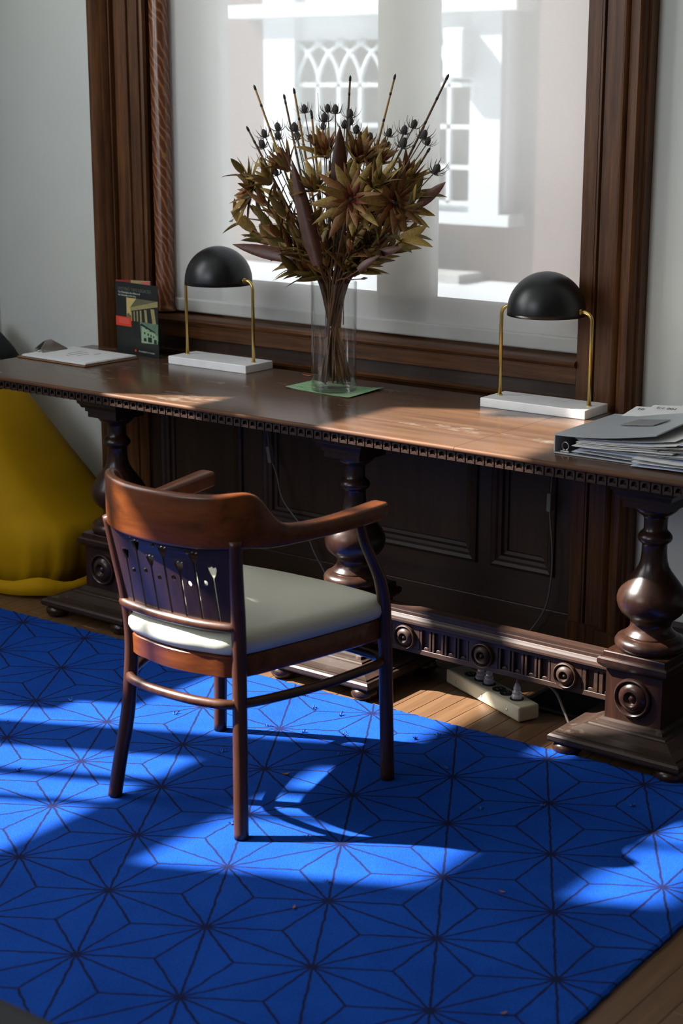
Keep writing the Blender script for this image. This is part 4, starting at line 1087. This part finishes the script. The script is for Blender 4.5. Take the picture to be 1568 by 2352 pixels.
for i, tp in enumerate(THISTLE):
    path = stem_path(tp, False); o_ = path[0].copy()
    ro = empty('thistle', o_); tag(ro, TLAB.get(i, 'dried grey thistle with spiky head in the crowd at the bouquet top'), 'thistle', 'thistles in the vase')
    link('stem', tube_mesh('stem', rel(path, o_), .0016, 6), 'thistle_stem', ro)
    d_ = (path[-1] - path[-3]).normalized(); d_ = (d_ + Vector((0, 0, .5))).normalized(); q = d_.to_track_quat('Z', 'Y').to_euler()
    s_ = RF.uniform(.85, 1.2); p_ = path[-1] - o_
    link('seed_head', head_m, None, ro, p_ + d_ * .008 * s_, q, (s_, s_, s_ * 1.1)); link('bract_ring', RF.choice(rings), None, ro, p_ + d_ * .008 * s_, q, (s_, s_, s_))
# protea like rosettes
CAMP = Vector((2.934, -1.935, 1.615))
plabs = ['big open brown rosette flower facing out at the centre front of the bouquet', 'open brown rosette flower on the right side of the bouquet', 'open reddish rosette flower on the far left edge of the bouquet', 'half closed brown flower head high on the left', 'half closed brown flower head at the top left of centre', 'half closed brown flower head at the top right of centre', 'half closed flower head behind the top right of the bouquet', 'half closed brown flower head on the upper right', 'olive flower head left of the big central rosette', 'olive flower head above the far left rosette', 'olive flower head between the two large rosettes']
for i, tp in enumerate(PROTEA):
    tp = Vector(tp); out_ = Vector((tp.x - VX, tp.y - VY, .0)); tocam = (CAMP - tp).normalized()
    if i == 0: face = (tocam + Vector((0, 0, .05))).normalized()
    elif i == 1: face = (tocam * .8 + Vector((.6, -.1, -.1))).normalized()
    elif i == 2: face = (tocam * .45 + Vector((-.8, -.25, .1))).normalized()
    else: face = (out_.normalized() * .5 + Vector((0, -.15, 1)) * .8).normalized()
    base = tp - face * .03
    path = stem_path(base - face * .01, False); o_ = path[0].copy()
    ro = empty('rosette_flower', o_); tag(ro, plabs[i], 'flower', 'rosette flowers in the vase')
    link('stem', tube_mesh('stem', rel(path, o_), .0038, 8), 'stick_brown', ro)
    u_ = face.orthogonal().normalized(); v_ = face.cross(u_)
    open_ = i < 3
    layers = [(14, 1.28 if open_ else .66, .112 if open_ else .09, 'bract_olive', 0), (12, 1.0 if open_ else .45, .085 if open_ else .078, 'bract_brown', .3), (9, .75 if open_ else .30, .052 if open_ else .06, 'bract_red', .1)]
    if i >= 8: layers = [(9, .8, .09, 'bract_olive', 0), (8, .5, .08, 'leaf_olive', .3), (6, .25, .05, 'bract_brown', .1)]
    for cnt, spread, ln, mt, ph in layers:
        for k in range(cnt):
            a_ = 2 * PI * (k + ph) / cnt + RF.uniform(-.12, .12); sp = spread + RF.uniform(-.14, .14)
            radial = u_ * math.cos(a_) + v_ * math.sin(a_)
            d_ = radial * math.sin(sp) + face * math.cos(sp); nrm = face * math.sin(sp) - radial * math.cos(sp)
            put_leaf('bract', ro, o_, base + radial * .004, d_, nrm, ln * RF.uniform(.82, 1.15), RF.uniform(.75, 1.05), mt if RF.random() > .2 else 'bract_brown')
    link('flower_centre', lathe_mesh('flower_centre', [(.002, 0), (.006, .004), (.0065, .010), (.003, .015)], 10), 'stick_node', ro, base + face * .012 - o_, face.to_track_quat('Z', 'Y').to_euler())
# leafy sprays
slabs_l = ['leafy olive spray drooping out at the lower left of the bouquet', 'leafy olive spray just under the lower left one', 'short leafy spray at the vase rim on the left', 'leafy spray reaching out farthest left', 'tall leafy spray at the upper left of the bouquet', 'leafy olive spray on the lower right', 'brownish leafy spray reaching right above the vase rim', 'leafy spray behind the right rosette', 'leafy spray in the bouquet centre below the big rosette', 'short leafy spray behind the vase rim', 'leafy spray behind the left side of the bouquet', 'leafy spray under the right of the big rosette', 'leafy spray on the far right of the bouquet', 'leafy olive spray in front on the left', 'leafy olive spray in front, left of the big rosette',
    'leafy spray beneath the high left flower head', 'leafy spray left of centre, behind the maroon strap leaf', 'leafy spray low in the bouquet just left of centre', 'leafy spray directly behind the big rosette', 'leafy spray below and right of the big rosette', 'leafy spray between the big rosette and the right one', 'leafy spray below the right rosette', 'low leafy spray left of the vase mouth', 'low leafy spray above the vase mouth', 'low leafy spray right of the vase mouth', 'leafy spray below the far left rosette', 'leafy spray above the big rosette', 'low leafy spray behind the left pointed leaf', 'leafy spray at the lower right under the right rosette']
for i, tp in enumerate(SPRAY):
    path = stem_path(tp, True); o_ = path[0].copy(); ro = empty('leaf_spray', o_); tag(ro, slabs_l[i], 'leaf spray', 'leafy sprays in the vase')
    link('stem', tube_mesh('stem', rel(path, o_), .0026, 6), 'stick_brown', ro)
    m0 = 8; n = len(path)
    cnt = 16
    for k in range(cnt):
        t_ = k / (cnt - 1); f_ = m0 + (n - 1 - m0) * (.16 + .84 * t_); j = min(int(f_), n - 2); p_ = path[j].lerp(path[j + 1], f_ - j)
        d_ = (path[-1] - path[m0]).normalized(); a_ = k * 2.4 + RF.uniform(-.4, .4); u_ = d_.orthogonal().normalized(); v_ = d_.cross(u_)
        rad_ = u_ * math.cos(a_) + v_ * math.sin(a_)
        put_leaf('leaf', ro, o_, p_, d_ * .8 + rad_ * .62, rad_ * -.6 + d_ * .5, RF.uniform(.058, .092), RF.uniform(.95, 1.35), RF.choice(['leaf_olive', 'leaf_olive', 'bract_olive', 'bract_brown']))
# long strap leaves
blabs = ['long maroon strap leaf rising at the left front of the bouquet', 'dark upright strap leaf with curled tip at the top centre', 'short dark strap leaf behind the right sticks', 'long pointed leaf sticking out left above the lamp', 'pointed leaf sticking out right above the vase', 'large pointed leaf at the far right of the bouquet', 'short brown leaf folded over near the vase rim', 'narrow maroon leaf behind the front left leaf']
for i, (p0, p1_) in enumerate(BLADE):
    p0, p1_ = Vector(p0), Vector(p1_)
    path = stem_path(p0, True); o_ = path[0].copy(); ro = empty('strap_leaf', o_); tag(ro, blabs[i], 'leaf', 'strap leaves in the vase')
    link('stem', tube_mesh('stem', rel(path, o_), .0022, 6), 'stick_brown', ro)
    d_ = p1_ - p0; put_leaf('blade', ro, o_, p0 - d_ * .08, d_, (CAMP - p0).normalized() + Vector((RF.uniform(-.3, .3), 0, .2)), d_.length * 1.12, min(1.0, .042 / (d_.length * .27)) , 'blade_maroon')
# small side twig at the vase rim
tw = [Vector((VX + .05, VY - .02, T + .20)), Vector((VX + .055, VY - .022, T + .325)), Vector((VX + .085, VY - .03, T + .333)), Vector((VX + .125, VY - .035, T + .338))]
o_ = tw[0].copy(); ro = empty('side_twig', o_); tag(ro, 'small twig sticking out sideways over the vase rim on the right', 'twig')
link('stem', tube_mesh('stem', rel(catmull(tw, 5), o_), .0016, 6), 'stick_brown', ro)
link('bud', tube_mesh('bud', [tw[-1] - o_, tw[-1] + Vector((.012, -.002, .003)) - o_, tw[-1] + Vector((.026, -.004, .005)) - o_], [.0018, .0042, .0008], 8), 'stick_brown', ro)

# ------------------------------------------------------------------ bean bag with black cushion, dark stool
bb = empty('bean_bag', (-1.345, 1.80, 0)); tag(bb, 'big yellow nylon bean bag slumped against the wall left of the table', 'bean bag')
secs = []
lev = [(.0, .36, .235, -.06), (.02, .385, .25, -.04), (.08, .405, .262, -.02), (.15, .412, .262, -.015), (.20, .41, .255, -.015), (.225, .395, .245, -.03), (.255, .365, .235, -.06), (.325, .325, .222, -.10), (.39, .287, .21, -.14), (.49, .235, .185, -.19), (.61, .175, .15, -.25), (.70, .12, .115, -.29), (.735, .08, .08, -.30), (.75, .03, .03, -.30)]
for z, a_, b_, sx_ in lev:
    ring = []
    for k in range(96):
        t_ = 2 * PI * k / 96; c, s = math.cos(t_), math.sin(t_); e_ = .62
        wr = 1 + .020 * math.sin(t_ * 13 + z * 5) * max(.15, 1 - z / .28) + .014 * math.sin(t_ * 29 + 2 + z * 9) * max(0, 1 - z / .22)
        ring.append(Vector((sx_ + a_ * wr * math.copysign(abs(c) ** e_, c), b_ * wr * math.copysign(abs(s) ** e_, s), z + .004)))
    secs.append(ring)
link('bag_body', ring_sweep('bag_body', secs, True, 80), 'yellow_nylon', bb)
hem = []
for k in range(48):
    t_ = 2 * PI * k / 48; c, s = math.cos(t_), math.sin(t_); e_ = .5
    wv = .012 * math.sin(t_ * 6)
    pin, pout = Vector((.40 * math.copysign(abs(c) ** e_, c), .272 * math.copysign(abs(s) ** e_, s), .055 + wv)), Vector((.425 * math.copysign(abs(c) ** e_, c), .30 * math.copysign(abs(s) ** e_, s), .012 + wv * .3))
    hem.append((pin, pout))
V = []; F = []
for pin, pout in hem:
    nrm = (pout - Vector((0, 0, pout.z))).normalized() * .003
    V += [pin, pout, pout + nrm, pin + nrm]
for k in range(48):
    k2 = (k + 1) % 48
    for c in range(4): F.append((4 * k + c, 4 * k + (c + 1) % 4, 4 * k2 + (c + 1) % 4, 4 * k2 + c))
link('hem', mesh_from('hem', V, F, True), 'yellow_nylon', bb)
def cushion_mesh(w_, d_, h_):
    V, F = [], []; n = 10
    for s in (1, -1):
        for j in range(n + 1):
            for i in range(n + 1):
                u, v = i / n * 2 - 1, j / n * 2 - 1
                V.append((u * w_ / 2, v * d_ / 2, s * h_ / 2 * (max(0, 1 - u ** 4) * max(0, 1 - v ** 4)) ** .5))
    m_ = (n + 1) ** 2
    for s in (0, m_):
        for j in range(n):
            for i in range(n):
                q = s + j * (n + 1) + i; F.append((q, q + 1, q + n + 2, q + n + 1))
    me = mesh_from('black_cushion', V, F, True)
    bm = bmesh.new(); bm.from_mesh(me); bmesh.ops.remove_doubles(bm, verts=bm.verts, dist=1e-5); bm.to_mesh(me); bm.free(); return me
tag(link('black_cushion', cushion_mesh(.22, .30, .09), 'black_cloth', None, (-1.645, 1.90, .725), (0, math.radians(40), .2)), 'black cushion on top of the yellow bean bag', 'cushion')
stl = empty('low_stool', (1.185, -.905, 0), math.radians(1)); tag(stl, 'dark upholstered stool corner in the bottom left foreground', 'stool')
link('seat_pad', box_mesh('seat_pad', -.30, .30, -.30, .30, .30, .42, .03, 4), 'dark_seat', stl)
for sx_ in (-1, 1):
    for sy_ in (-1, 1): link('leg', lathe_mesh('leg', [(.014, .013), (.020, .30)], 14), 'dark_seat', stl, (sx_ * .25, sy_ * .25, 0))
